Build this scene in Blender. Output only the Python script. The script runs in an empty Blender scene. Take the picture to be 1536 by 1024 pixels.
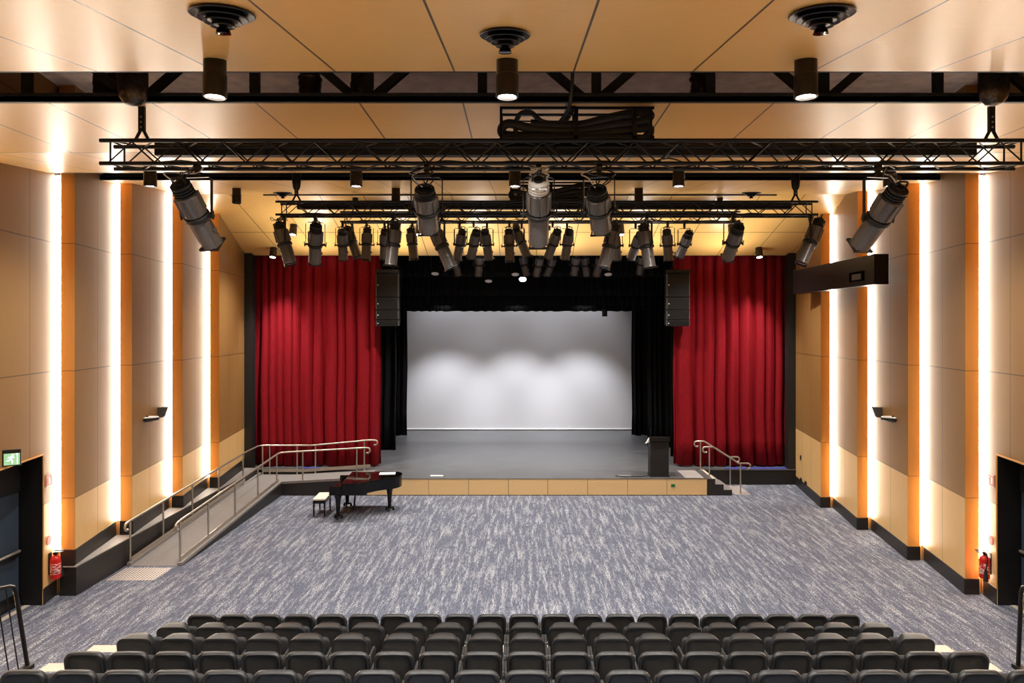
import bpy, math, random
from mathutils import Vector, Matrix, Euler
random.seed(7)
C = bpy.context.scene.collection
PI = math.pi
F = 1024.0; CX = 780.0; CY = 490.0; H = 5.2

def P(px, py, Y):
    return Vector(((px-CX)/F*Y, Y, H-(py-CY)/F*Y))

# ------------------------------------------------------------------ camera
cam_d = bpy.data.cameras.new('camera'); cam = bpy.data.objects.new('camera', cam_d); C.objects.link(cam)
cam_d.sensor_width = 36; cam_d.lens = 24.0
cam_d.shift_x = -12/1536; cam_d.shift_y = -22/1536
cam.location = (0, 0, H); cam.rotation_euler = (PI/2, 0, 0)
cam_d.clip_start = .05; cam_d.clip_end = 200
S = bpy.context.scene
S.camera = cam
S.view_settings.view_transform = 'Standard'; S.view_settings.look = 'None'
S.view_settings.gamma = 1; S.view_settings.use_curve_mapping = False
S.view_settings.exposure = 1.25
S.cycles.max_bounces = 8; S.cycles.diffuse_bounces = 5; S.cycles.glossy_bounces = 4
S.cycles.sample_clamp_indirect = 6
w = bpy.data.worlds.new('world'); S.world = w; w.use_nodes = True
w.node_tree.nodes['Background'].inputs[0].default_value = (.01, .01, .012, 1)

# ------------------------------------------------------------------ materials
def srgb(r, g, b):
    f = lambda c: (c/255/12.92) if c/255 <= .04045 else ((c/255+.055)/1.055)**2.4
    return (f(r), f(g), f(b), 1)

class NT:
    def __init__(s, name):
        s.m = bpy.data.materials.new(name); s.m.use_nodes = True
        s.t = s.m.node_tree; s.b = s.t.nodes['Principled BSDF']
    def n(s, typ, **kw):
        nd = s.t.nodes.new(typ)
        for k, v in kw.items(): setattr(nd, k, v)
        return nd
    def l(s, a, b): s.t.links.new(a, b)
    def math(s, op, a, b=None, c=None):
        nd = s.n('ShaderNodeMath', operation=op)
        for i, v in enumerate((a, b, c)):
            if v is None: continue
            if isinstance(v, (int, float)): nd.inputs[i].default_value = v
            else: s.l(v, nd.inputs[i])
        return nd.outputs[0]
    def noise(s, vec, scale, detail=3, rough=.5):
        nd = s.n('ShaderNodeTexNoise'); nd.inputs['Scale'].default_value = scale
        nd.inputs['Detail'].default_value = detail; nd.inputs['Roughness'].default_value = rough
        if vec is not None: s.l(vec, nd.inputs['Vector'])
        return nd.outputs['Fac']
    def mapping(s, vec, scale, loc=(0,0,0)):
        nd = s.n('ShaderNodeMapping'); nd.inputs['Scale'].default_value = scale
        nd.inputs['Location'].default_value = loc; s.l(vec, nd.inputs['Vector']); return nd.outputs[0]
    def mix(s, fac, a, b, mode='MIX'):
        nd = s.n('ShaderNodeMix', data_type='RGBA', blend_type=mode)
        if isinstance(fac, (int, float)): nd.inputs[0].default_value = fac
        else: s.l(fac, nd.inputs[0])
        for i, v in ((6, a), (7, b)):
            if isinstance(v, tuple): nd.inputs[i].default_value = v
            else: s.l(v, nd.inputs[i])
        return nd.outputs[2]
    def ramp(s, fac, p0, p1):
        nd = s.n('ShaderNodeMapRange'); nd.inputs[1].default_value = p0; nd.inputs[2].default_value = p1
        s.l(fac, nd.inputs[0]); return nd.outputs[0]
    def coord(s, which='Object'):
        return s.n('ShaderNodeTexCoord').outputs[which]
    def sep(s, v):
        nd = s.n('ShaderNodeSeparateXYZ'); s.l(v, nd.inputs[0]); return nd.outputs
    def bump(s, h, dist, strength=1):
        nd = s.n('ShaderNodeBump'); nd.inputs['Distance'].default_value = dist
        nd.inputs['Strength'].default_value = strength
        s.l(h, nd.inputs['Height']); s.l(nd.outputs[0], s.b.inputs['Normal'])

def simple(name, col, rough=.5, metal=0, spec=.5, var=0, scale=30, coat=0):
    t = NT(name)
    t.b.inputs['Roughness'].default_value = rough; t.b.inputs['Metallic'].default_value = metal
    t.b.inputs['Specular IOR Level'].default_value = spec; t.b.inputs['Coat Weight'].default_value = coat
    if var:
        nz = t.noise(t.coord(), scale, 3)
        a = tuple(c*(1-var) for c in col[:3])+(1,); b = tuple(min(1, c*(1+var)) for c in col[:3])+(1,)
        t.l(t.mix(t.ramp(nz, .3, .7), a, b), t.b.inputs['Base Color'])
    else:
        t.b.inputs['Base Color'].default_value = col
    return t.m

def emit(name, col, strength):
    t = NT(name); t.b.inputs['Base Color'].default_value = (.8, .8, .8, 1)
    t.b.inputs['Emission Color'].default_value = col; t.b.inputs['Emission Strength'].default_value = strength
    return t.m

def seam(t, v, period, offset, half):
    a = t.math('ADD', v, offset + period/2)
    a = t.math('MODULO', a, period) if False else t.math('FLOORED_MODULO', a, period)
    a = t.math('ABSOLUTE', t.math('SUBTRACT', a, period/2))
    return t.math('LESS_THAN', a, half)

def seam_at(t, v, pos, half):
    return t.math('LESS_THAN', t.math('ABSOLUTE', t.math('SUBTRACT', v, pos)), half)

def wood(name, col, rough=.35, coordn='Object', seams=(), grain=(1, 12, 1), gv=.12, dark=.25, spec=.5, ribs=0):
    t = NT(name); co = t.coord(coordn)
    g = t.noise(t.mapping(co, grain), 3.0, 5, .6)
    g2 = t.noise(co, 60, 2, .6)
    gg = t.math('ADD', t.math('MULTIPLY', g, .6), t.math('MULTIPLY', g2, .4))
    a = tuple(c*(1-gv) for c in col[:3])+(1,); b = tuple(min(1, c*(1+gv)) for c in col[:3])+(1,)
    c = t.mix(t.ramp(gg, .3, .7), a, b)
    xyz = t.sep(co)
    if ribs:
        r = t.math('SINE', t.math('MULTIPLY', xyz[0], ribs))
        r2 = t.math('SINE', t.math('MULTIPLY', xyz[1], ribs))
        rr = t.math('MULTIPLY', t.math('ADD', r, r2), .5)
        c = t.mix(t.ramp(rr, -1, 1), c, tuple(x*.68 for x in col[:3])+(1,))
    m = None
    for ax, kind, p, off, half in seams:
        k = seam(t, xyz[ax], p, off, half) if kind == 'p' else seam_at(t, xyz[ax], p, half)
        m = k if m is None else t.math('MAXIMUM', m, k)
    if m is not None:
        c = t.mix(m, c, tuple(x*dark for x in col[:3])+(1,))
    t.l(c, t.b.inputs['Base Color'])
    t.b.inputs['Roughness'].default_value = rough; t.b.inputs['Specular IOR Level'].default_value = spec
    return t.m

MAPLE = srgb(226, 176, 112)
M = {}
M['ceil'] = wood('ceiling maple panels', srgb(224, 177, 102), .33, 'Object',
                 [(0, 'p', 1.2, .66, .010), (1, 'a', 10.16, 0, .014), (1, 'a', 20.9, 0, .014)], (2, 10, 1), .05, .10)
M['fin'] = wood('orange timber fin', srgb(214, 156, 84), .45, 'Object',
                [(2, 'p', 2.475, -1.87, .007)], (8, 8, .6), .06, .35)
zs = [(1, 'p', 2.475, -1.87, .011), (0, 'p', 1.03, 0, .010)]
M['perf'] = wood('perforated timber wall lining', srgb(158, 119, 68), .5, 'UV', zs, (10, .6, 1), .10, .35, .4, ribs=420)
M['low'] = wood('plain timber wall lining', srgb(226, 188, 126), .45, 'UV', zs, (8, .7, 1), .05, .5)
M['fascia'] = wood('stage fascia timber', srgb(240, 206, 150), .45, 'Object', [], (8, 1, 8), .05)
M['black'] = simple('matt black paint', srgb(24, 23, 23), .6, var=.1)
M['blacksat'] = simple('satin black metal', srgb(22, 20, 20), .38, .3, var=.1)
M['base'] = simple('black skirting board', srgb(38, 35, 34), .45, var=.12)
M['void'] = simple('dark roof void lining', srgb(190, 172, 160), .8, var=.2, scale=4)
M['lighthouse'] = simple('charcoal lantern metal', srgb(96, 92, 90), .4, .25, var=.1)
M['bronze'] = simple('bronze black lamp can', srgb(40, 33, 27), .33, .6, var=.08)
M['silver'] = simple('brushed stainless rail', srgb(186, 176, 162), .32, .75, var=.06)
M['white'] = simple('white paint', srgb(225, 225, 222), .6)
M['pale'] = simple('pale stair nosing', srgb(206, 194, 176), .6, var=.06)
M['grey'] = simple('light grey vinyl', srgb(132, 128, 126), .55, var=.06)
M['plastic'] = simple('black moulded seat plastic', srgb(12, 15, 19), .42, spec=.6, var=.12, scale=60)
M['pad'] = simple('charcoal seat fabric', srgb(30, 30, 32), .8, var=.15, scale=120)
M['armcap'] = simple('grey armrest plastic', srgb(84, 84, 82), .45)
M['piano'] = simple('piano black lacquer', (.002, .0015, .0015, 1), .07, spec=.35)
M['ivory'] = simple('ivory keys', srgb(235, 230, 215), .35)
M['cream'] = simple('cream bench cushion', srgb(230, 224, 205), .6, var=.04)
M['brass'] = simple('brass castor', srgb(170, 140, 80), .3, .9)
M['redcan'] = simple('red extinguisher enamel', srgb(198, 22, 20), .3, var=.05)
M['redsign'] = simple('red sign print', srgb(205, 40, 38), .5)
M['blue'] = simple('blue cloth strip', srgb(58, 62, 150), .8, var=.2)
M['doorblue'] = simple('slate blue door leaf', srgb(54, 66, 80), .45, var=.08, scale=3)
M['greentag'] = simple('green tag', srgb(20, 120, 70), .5)
M['speaker'] = simple('speaker grille mesh', srgb(14, 13, 13), .6, spec=.3, var=.25, scale=300)
M['duct'] = simple('dark foil duct', srgb(70, 62, 56), .3, .8, var=.4, scale=30)
M['lamp'] = emit('lit lamp disc', (1, .97, .92, 1), 14)
M['strip'] = emit('lit led strip', (1, .90, .77, 1), 19)
M['exit'] = emit('lit green exit panel', srgb(10, 170, 105), .42)
M['exitw'] = emit('lit white exit figure', (.85, 1, .92, 1), .55)
M['lens'] = simple('glass lens', srgb(150, 160, 170), .08, .3, coat=1)
M['steelwhite'] = simple('pale cable sheath', srgb(205, 205, 205), .4, .2)
M['label_white'] = simple('white label', srgb(225, 215, 210), .5)
def extlabel():
    t = NT('printed red and white label'); xyz = t.sep(t.coord())
    n = t.noise(t.mapping(t.coord(), (18, 18, 60)), 1.0, 1)
    t.l(t.mix(t.math('GREATER_THAN', n, .52), srgb(200, 30, 28), srgb(226, 214, 208)), t.b.inputs['Base Color'])
    return t.m
M['extlabel'] = extlabel()

def carpet():
    t = NT('streaked blue grey carpet'); co = t.coord()
    s1 = t.noise(t.mapping(co, (11, 1.0, 1)), 1.0, 3, .6)
    s2 = t.noise(t.mapping(co, (34, 5.5, 1), (3, 7, 0)), 1.0, 3, .65)
    s3 = t.noise(t.mapping(co, (58, 32, 1)), 1.0, 2, .65)
    big = t.noise(t.mapping(co, (2.2, .45, 1), (9, 1, 0)), 1.0, 2, .5)
    base = t.mix(t.ramp(s2, .3, .7), srgb(66, 71, 88), srgb(110, 115, 132))
    base = t.mix(t.math('MULTIPLY', t.ramp(big, .35, .65), .6), base, srgb(84, 89, 106))
    dk = t.mix(t.math('MULTIPLY', t.ramp(s3, .55, .64), .55), base, srgb(48, 51, 66))
    streak = t.ramp(t.math('ADD', t.math('MULTIPLY', s1, .65), t.math('MULTIPLY', s2, .35)), .47, .64)
    spk = t.ramp(s3, .56, .40)
    mask = t.math('MULTIPLY', t.math('ADD', t.math('MULTIPLY', streak, .95), .07), spk)
    c = t.mix(mask, dk, srgb(206, 210, 214))
    t.l(c, t.b.inputs['Base Color']); t.b.inputs['Roughness'].default_value = .95
    t.b.inputs['Specular IOR Level'].default_value = .15
    return t.m
M['carpet'] = carpet()

def rampfloor():
    t = NT('grey ramp carpet'); co = t.coord()
    n = t.noise(co, 90, 3, .7)
    t.l(t.mix(t.ramp(n, .35, .65), srgb(104, 101, 100), srgb(142, 138, 136)), t.b.inputs['Base Color'])
    t.b.inputs['Roughness'].default_value = .85
    return t.m
M['ramp'] = rampfloor()

def stagefloor():
    t = NT('dark grey stage floor'); co = t.coord()
    n = t.noise(t.mapping(co, (.6, 3, 1)), 2, 4, .6)
    t.l(t.mix(t.ramp(n, .3, .7), srgb(74, 74, 76), srgb(98, 98, 100)), t.b.inputs['Base Color'])
    t.l(t.math('ADD', t.math('MULTIPLY', n, .2), .27), t.b.inputs['Roughness'])
    t.b.inputs['Specular IOR Level'].default_value = .6
    return t.m
M['stage'] = stagefloor()

def velvet(name, col, sheen, dark=.6):
    t = NT(name); co = t.coord()
    n = t.noise(t.mapping(co, (40, 40, 3)), 1.5, 3, .6)
    t.l(t.mix(t.ramp(n, .3, .7), tuple(c*dark for c in col[:3])+(1,), col), t.b.inputs['Base Color'])
    t.b.inputs['Roughness'].default_value = .75
    t.b.inputs['Sheen Weight'].default_value = sheen; t.b.inputs['Sheen Roughness'].default_value = .4
    t.b.inputs['Sheen Tint'].default_value = tuple(min(1, c*2+.02) for c in col[:3])+(1,)
    t.b.inputs['Specular IOR Level'].default_value = .2
    return t.m
M['red'] = velvet('crimson velvet', srgb(140, 10, 26), .3)
M['blackcloth'] = velvet('black wool serge', srgb(8, 8, 10), 0)
M['screen'] = simple('white cyclorama cloth', srgb(222, 222, 226), .9, spec=.1)

def tactile(name):
    t = NT(name); xyz = t.sep(t.coord())
    a = t.math('SINE', t.math('MULTIPLY', t.math('ADD', xyz[0], xyz[1]), 2*PI/.13))
    b = t.math('SINE', t.math('MULTIPLY', t.math('SUBTRACT', xyz[0], xyz[1]), 2*PI/.13))
    k = t.math('GREATER_THAN', t.math('MULTIPLY', a, b), .12)
    t.l(t.mix(k, srgb(92, 88, 90), srgb(226, 218, 212)), t.b.inputs['Base Color'])
    t.b.inputs['Roughness'].default_value = .5
    return t.m
M['tactile'] = tactile('tactile studs')

# ------------------------------------------------------------------ mesh builder
class MB:
    def __init__(s): s.v = []; s.f = []; s.mi = []; s.uv = {}
    def add(s, vs, fs, mi=0, mat=None):
        o = len(s.v)
        for p in vs:
            p = Vector(p)
            if mat is not None: p = mat @ p
            s.v.append(tuple(p))
        for f in fs: s.f.append([i+o for i in f]); s.mi.append(mi)
        return s
    def box(s, x0, x1, y0, y1, z0, z1, mi=0, mat=None):
        vs = [(x, y, z) for z in (z0, z1) for y in (y0, y1) for x in (x0, x1)]
        return s.add(vs, [(0,2,3,1), (4,5,7,6), (0,1,5,4), (2,6,7,3), (0,4,6,2), (1,3,7,5)], mi, mat)
    def cbox(s, c, d, mi=0, mat=None):
        return s.box(c[0]-d[0]/2, c[0]+d[0]/2, c[1]-d[1]/2, c[1]+d[1]/2, c[2]-d[2]/2, c[2]+d[2]/2, mi, mat)
    def tube(s, pts, r, n=8, mi=0, cap=True, flat=1.0, mat=None):
        pts = [Vector(p) for p in pts]; vs = []; fs = []
        prev = None
        for i, p in enumerate(pts):
            a = pts[max(0, i-1)]; b = pts[min(len(pts)-1, i+1)]
            t = (b-a).normalized()
            if prev is None:
                up = Vector((0,0,1)) if abs(t.z) < .9 else Vector((1,0,0))
                u = t.cross(up).normalized()
            else:
                u = (prev - t*prev.dot(t)).normalized()
            prev = u; v_ = t.cross(u)
            rr = r[i] if isinstance(r, (list, tuple)) else r
            for k in range(n):
                an = 2*PI*k/n + PI/n
                vs.append(p + u*math.cos(an)*rr + v_*math.sin(an)*rr*flat)
        for i in range(len(pts)-1):
            for k in range(n):
                a = i*n+k; b = i*n+(k+1) % n
                fs.append((a, b, b+n, a+n))
        if cap:
            fs.append(tuple(range(n-1, -1, -1))); fs.append(tuple((len(pts)-1)*n+k for k in range(n)))
        return s.add(vs, fs, mi, mat)
    def lathe(s, prof, n=24, mi=0, mat=None, sx=1, sy=1):
        vs = []; fs = []
        for r, z in prof:
            for k in range(n):
                a = 2*PI*k/n
                vs.append((r*math.cos(a)*sx, r*math.sin(a)*sy, z))
        for i in range(len(prof)-1):
            for k in range(n):
                a = i*n+k; b = i*n+(k+1) % n
                fs.append((a, b, b+n, a+n))
        fs.append(tuple(range(n-1, -1, -1))); fs.append(tuple((len(prof)-1)*n+k for k in range(n)))
        return s.add(vs, fs, mi, mat)
    def prism(s, poly, z0, z1, mi=0, mat=None):
        n = len(poly)
        vs = [(x, y, z0) for x, y in poly]+[(x, y, z1) for x, y in poly]
        fs = [tuple(range(n-1, -1, -1)), tuple(range(n, 2*n))]+[(i, (i+1) % n, n+(i+1) % n, n+i) for i in range(n)]
        return s.add(vs, fs, mi, mat)
    def loops(s, loops, mi=0, mat=None, cap0=True, cap1=True):
        n = len(loops[0]); vs = [p for L in loops for p in L]; fs = []
        for i in range(len(loops)-1):
            for k in range(n):
                a = i*n+k; b = i*n+(k+1) % n
                fs.append((a, b, b+n, a+n))
        if cap0: fs.append(tuple(range(n-1, -1, -1)))
        if cap1: fs.append(tuple((len(loops)-1)*n+k for k in range(n)))
        return s.add(vs, fs, mi, mat)
    def mesh(s, name, mats, smooth=35):
        me = bpy.data.meshes.new(name); me.from_pydata(s.v, [], s.f)
        for m in (mats if isinstance(mats, (list, tuple)) else [mats]): me.materials.append(m)
        for i, p in enumerate(me.polygons): p.material_index = s.mi[i]
        me.update()
        import bmesh
        bm = bmesh.new(); bm.from_mesh(me); bmesh.ops.recalc_face_normals(bm, faces=bm.faces); bm.to_mesh(me); bm.free()
        if smooth:
            me.polygons.foreach_set('use_smooth', [True]*len(me.polygons))
            me.set_sharp_from_angle(angle=math.radians(smooth))
        return me
    def build(s, name, mats, parent=None, loc=(0,0,0), rot=(0,0,0), smooth=35, bevel=0):
        o = bpy.data.objects.new(name, s.mesh(name, mats, smooth)); C.objects.link(o)
        o.location = loc; o.rotation_euler = rot
        if parent: o.parent = parent
        if bevel:
            b = o.modifiers.new('bevel', 'BEVEL'); b.width = bevel; b.segments = 2; b.limit_method = 'ANGLE'
        return o

def tag(o, label, cat, group=None, kind=None):
    o['label'] = label; o['category'] = cat
    if group: o['group'] = group
    if kind: o['kind'] = kind
    return o
def thing(name, label, cat, loc=(0,0,0), rz=0, group=None):
    o = bpy.data.objects.new(name, None); C.objects.link(o); o.location = loc; o.rotation_euler = (0,0,rz)
    o.empty_display_size = .1
    return tag(o, label, cat, group)
def struct(o):
    o['kind'] = 'structure'; return o
def copy_tree(o, parent=None):
    c = o.copy(); C.objects.link(c); c.parent = parent
    for ch in list(o.children): copy_tree(ch, c)
    return c
ORD = ['first','second','third','fourth','fifth','sixth','seventh','eighth','ninth','tenth','eleventh','twelfth','thirteenth',
       'fourteenth','fifteenth','sixteenth','seventeenth','eighteenth','nineteenth','twentieth','twenty-first','twenty-second']
def spline(pts, n=8):
    pts = [Vector(p) for p in pts]; out = []
    for i in range(len(pts)-1):
        p0 = pts[max(0, i-1)]; p1 = pts[i]; p2 = pts[i+1]; p3 = pts[min(len(pts)-1, i+2)]
        for k in range(n):
            t = k/n
            out.append(.5*((2*p1)+(p2-p0)*t+(2*p0-5*p1+4*p2-p3)*t*t+(3*p1-3*p2+p3-p0)*t**3))
    out.append(pts[-1]); return out

# ------------------------------------------------------------------ room shell
def ceilZ(Y):
    if Y <= 6.9: return H+1.538+.15*Y
    if Y <= 10.16: return H+2.59
    if Y <= 18.5: return H+2.59+.12*(Y-10.16)
    return H+3.59-.29*(Y-18.5)
YB = -1.6
struct(MB().box(-9.6, 9.6, YB, 22.6, -.1, 0).build('floor', M['carpet']))

mb = MB()
for y0, y1 in ((YB, 6.9), (7.85, 10.16), (10.16, 13.0), (14.4, 18.5), (18.5, 22.7)):
    za, zb = ceilZ(y0+1e-4), ceilZ(y1)
    vs = [(x, y, z+dz) for dz in (0, .06) for (y, z) in ((y0, za), (y1, zb)) for x in (-9.2, 9.2)]
    mb.add(vs, [(0,2,3,1), (4,5,7,6), (0,1,5,4), (2,6,7,3), (0,4,6,2), (1,3,7,5)])
struct(mb.build('ceiling', M['ceil'], smooth=0))
# roof void over the two slots
mb = MB()
mb.box(-9.4, 9.4, YB, 22.7, 9.9, 10.0)
mb.box(-9.2, 9.2, 22.7, 22.8, 7.57, 9.9, 1)
struct(mb.build('trim_1', [M['void'], M['black']], smooth=0))
mb = MB()
for y0, y1 in ((6.9, 7.85), (13.0, 14.4)):
    for y, s_ in ((y0, -1), (y1, 1)):
        z = ceilZ(y if s_ < 0 else y+.01)
        mb.box(-9.0, 9.0, y+(.0 if s_ > 0 else -.05), y+(.05 if s_ > 0 else 0), z-.005, z+.10)
    for x in (-9.05, 9.0): mb.box(x, x+.05, y0, y1, ceilZ(y0)-.0, ceilZ(y0)+.3)
mb.box(-6.95, 6.95, 18.47, 18.53, 8.755, 8.785)
struct(mb.build('trim_2', M['black'], smooth=0))

TIPS = [19.65, 17.52, 15.24, 13.28, 11.3, 9.3, 7.3, 5.3, 3.3, 1.3, -.7]
XI, XO = 8.66, 9.03
D0, D1, DH = 11.345, 12.75, 2.8
def tooth_x(Y, ya, yb): return XI+(XO-XI)*(Y-ya)/(yb+.08-ya)
def wall(side, s):
    mb = MB(); uvs = []
    def quad(a, b, z0, z1, mi, u0=0):
        L = math.hypot(b[0]-a[0], b[1]-a[1]); i = len(mb.v)
        mb.add([(s*a[0], a[1], z0), (s*b[0], b[1], z0), (s*b[0], b[1], z1), (s*a[0], a[1], z1)], [(0,1,2,3)], mi)
        uvs.append([(u0, z0), (u0+L, z0), (u0+L, z1), (u0, z1)])
    ZT = 9.95
    for k, Y in enumerate(TIPS):
        quad((8.93, Y), (XI, Y), 0, ZT, 2)
        if k == 0:
            e = (9.09, 22.5); a = (XI, Y)
            quad(a, e, 0, 1.87, 1, .0); quad(a, e, 1.87, ZT, 0, .0)
        else:
            yb = TIPS[k-1]; a = (XI, Y); e = (XO, yb+.08)
            if k == 4:
                p0 = (tooth_x(D0, Y, yb), D0); p1 = (tooth_x(D1, Y, yb), D1)
                u0 = D0-Y; u1 = D1-Y
                quad(a, p0, 0, DH, 1, 0)
                quad(p0, p1, DH, ZT, 0, u0)
                quad(a, p0, DH, ZT, 0, 0)
                quad(p1, e, 0, 1.87, 1, u1); quad(p1, e, 1.87, ZT, 0, u1)
                # reveal of the door recess
                q0 = (9.42, D0); q1 = (9.42, D1)
                quad(p0, q0, 0, DH, 3); quad(q1, p1, 0, DH, 3); quad(q0, q1, 0, DH, 3)
                mb.add([(s*p0[0], p0[1], DH), (s*p1[0], p1[1], DH), (s*q1[0], q1[1], DH), (s*q0[0], q0[1], DH)], [(0,1,2,3)], 3)
                uvs.append([(0,0)]*4)
            else:
                quad(a, e, 0, 1.87, 1, 0); quad(a, e, 1.87, ZT, 0, 0)
            quad(e, (8.93, yb+.08), 0, ZT, 1); quad((8.93, yb+.08), (8.93, yb), 0, ZT, 2)
    quad((XI, YB), (XI, TIPS[-1]), 0, ZT, 0)
    me = bpy.data.meshes.new('wall_'+side); me.from_pydata(mb.v, [], mb.f)
    for m in (M['perf'], M['low'], M['fin'], M['black']): me.materials.append(m)
    uvl = me.uv_layers.new(name='UVMap')
    for i, p in enumerate(me.polygons):
        p.material_index = mb.mi[i]
        for j, li in enumerate(p.loop_indices): uvl.data[li].uv = uvs[i][j]
    o = bpy.data.objects.new('wall_'+side, me); C.objects.link(o); struct(o)
    # skirting
    mb = MB(); T = .02
    for k, Y in enumerate(TIPS):
        hz = .3 if (s > 0 or k > 3) else .87
        mb.box(*sorted((s*(XI-.01), s*8.925)), Y-T, Y-.001, .0, hz)
        if k == 0: a, e, u = (XI, Y), (9.08, 22.45), None
        else:
            yb = TIPS[k-1]; a = (XI, Y); e = (tooth_x(yb-.005, Y, yb), yb-.022)
        if k == 4: segs = [((tooth_x(D1+.02, Y, TIPS[3]), D1+.02), e), (a, (tooth_x(D0-.02, Y, TIPS[3]), D0-.02))]
        else: segs = [(a, e)]
        for p, q in segs:
            zt = .3 if (s > 0 or k > 3) else .87
            mb.prism([(s*(p[0]-.02), p[1]), (s*(q[0]-.02), q[1]), (s*(q[0]-.001), q[1]), (s*(p[0]-.001), p[1])], 0, zt)
    struct(mb.build('baseboard_'+side, M['base'], smooth=0))
    # black return beside the curtain
    struct(MB().box(*sorted((s*8.84, s*9.2)), 22.5, 22.8, 0, 8.5).build('trim_3' if s < 0 else 'trim_4', M['black']))
    # strips
    names = {0:'beside the last fin before the stage curtain', 1:'second fin from the stage curtain', 2:'third fin from the stage curtain', 3:'nearest the door and extinguisher'}
    for k in range(len(TIPS)):
        Y = TIPS[k]; z0 = .32 if (s > 0 or k > 3) else .88
        zt = min(ceilZ(Y+.01), ceilZ(Y+.07))-.015
        if 6.8 < Y < 7.9: zt = 7.6
        lab = 'bright vertical light strip on the %s wall, ' % side + (names[k] if k < 4 else 'further back beyond the door')
        t = thing('light_strip', lab, 'light strip', (s*8.980, Y+.045, z0), 0, 'wall light strips')
        MB().box(-.042, .042, -.02, -.012, 0, zt-z0).build('diffuser', M['strip'], t, smooth=0)
        MB().box(-.042, .042, -.011, .02, 0, zt-z0).build('channel', M['silver'], t, smooth=0)
for sd, s in (('left', -1), ('right', 1)): wall(sd, s)
struct(MB().box(-9.6, 9.6, YB-.1, YB, -.1, 10).build('wall_back', M['low'], smooth=0))
# stage house
mb = MB()
mb.box(-11, -10.9, 22.8, 32.2, -.1, 10); mb.box(10.9, 11, 22.8, 32.2, -.1, 10)
mb.box(-11, 11, 32.1, 32.2, -.1, 10); mb.box(-11, 11, 22.8, 32.2, 9.9, 10)
mb.box(-11, -9.2, 22.7, 22.8, -.1, 10); mb.box(9.2, 11, 22.7, 22.8, -.1, 10)
struct(mb.build('wall_front', M['black'], smooth=0))

# doors
def door(n, s):
    t = bpy.data.objects.new('door_%d' % n, None); C.objects.link(t); struct(t)
    t.location = (s*9.36, (D0+D1)/2, 0)
    mb = MB(); w_ = (D1-D0)/2
    MB().box(-.02, .02, -w_+.02, w_-.03, .02, 2.12).build('leaf', M['doorblue'], t, bevel=.004)
    MB().box(-.03, .03, -w_+.01, w_-.01, 2.13, DH-.01).build('head_panel', M['black'], t)  # black panel filling the recess above the leaf
    MB().box(-.035 if s > 0 else -.02, .02 if s > 0 else .035, -w_+.02, w_-.05, .02, .26).build('kick_plate', M['blacksat'], t)
    a = -s
    b = MB().box(*sorted((a*.03, a*.1)), -w_+.1, w_-.1, .95, 1.05).build('push_bar', M['blacksat'], t, bevel=.01)
    MB().tube([(a*.12, -w_+.12, 1.06), (a*.12, w_-.14, 1.06)], .028, 10).build('grip', M['silver'], b)
    MB().box(*sorted((-s*.22, -s*.12)), -w_+.02, w_-.02, .001, .012).build('threshold', M['pale'], t)
door(1, -1); door(2, 1)
# pale timber lining trim round the door openings
mb = MB()
for s in (-1, 1):
    x = tooth_x(D1, 11.3, 13.28); mb.box(*sorted((s*(x-.012), s*(x+.01))), D1, D1+.03, .3, DH)
    mb.prism([(s*(tooth_x(D0,11.3,13.28)-.012), D0), (s*(x-.012), D1+.03), (s*(x+.01), D1+.03), (s*(tooth_x(D0,11.3,13.28)+.01), D0)], DH, DH+.03)
struct(mb.build('trim_5', M['fin']))

# ledge along the left wall
poly = [(-8.672, 13.24), (-8.60, 14.8), (-8.58, 22.42), (-9.08, 22.42)]
x = []
for k in range(0, 4):
    Y = TIPS[k]
    if k == 0: x += [(-8.70, Y-.025)]
    x += []
mb = MB(); pts = [(-8.635, 13.235), (-8.60, 14.8), (-8.60, 22.42), (-9.05, 22.42), (-8.69, 19.62), (-8.95, 19.62), (-8.69, 17.5), (-8.95, 17.49), (-8.69, 15.21), (-8.95, 15.21), (-8.645, 13.245)]
# walls of each notch filled with its own prism
for ya, yb in ((13.235, 15.2), (15.2, 17.48), (17.48, 19.61)):
    mb.prism([(-8.58, ya), (-8.58, yb), (-8.965, yb), (-8.965, yb-.06), (-8.64, ya)], 0, .55, 0)
mb.prism([(-8.58, 19.61), (-8.58, 22.42), (-9.03, 22.42), (-8.64, 19.61)], 0, .55, 0)
mb.box(-8.9, -8.58, 13.2, 13.235, 0, .55)
o = mb.build('wall_ledge', M['base'], smooth=0)
tag(o, 'low black ledge wall running along the foot of the left wall beside ramp', 'ledge')
mb = MB()
for ya, yb in ((13.235, 15.2), (15.2, 17.48), (17.48, 19.61)):
    mb.prism([(-8.575, ya), (-8.575, yb), (-8.965, yb), (-8.965, yb-.06), (-8.64, ya)], .551, .572, 0)
mb.prism([(-8.575, 19.61), (-8.575, 22.42), (-9.03, 22.42), (-8.64, 19.61)], .551, .572, 0)
mb.box(-8.9, -8.575, 13.19, 13.235, .551, .562)
mb.build('ledge_top', M['grey'], o, smooth=0)['label'] = 'grey ledge top'

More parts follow.
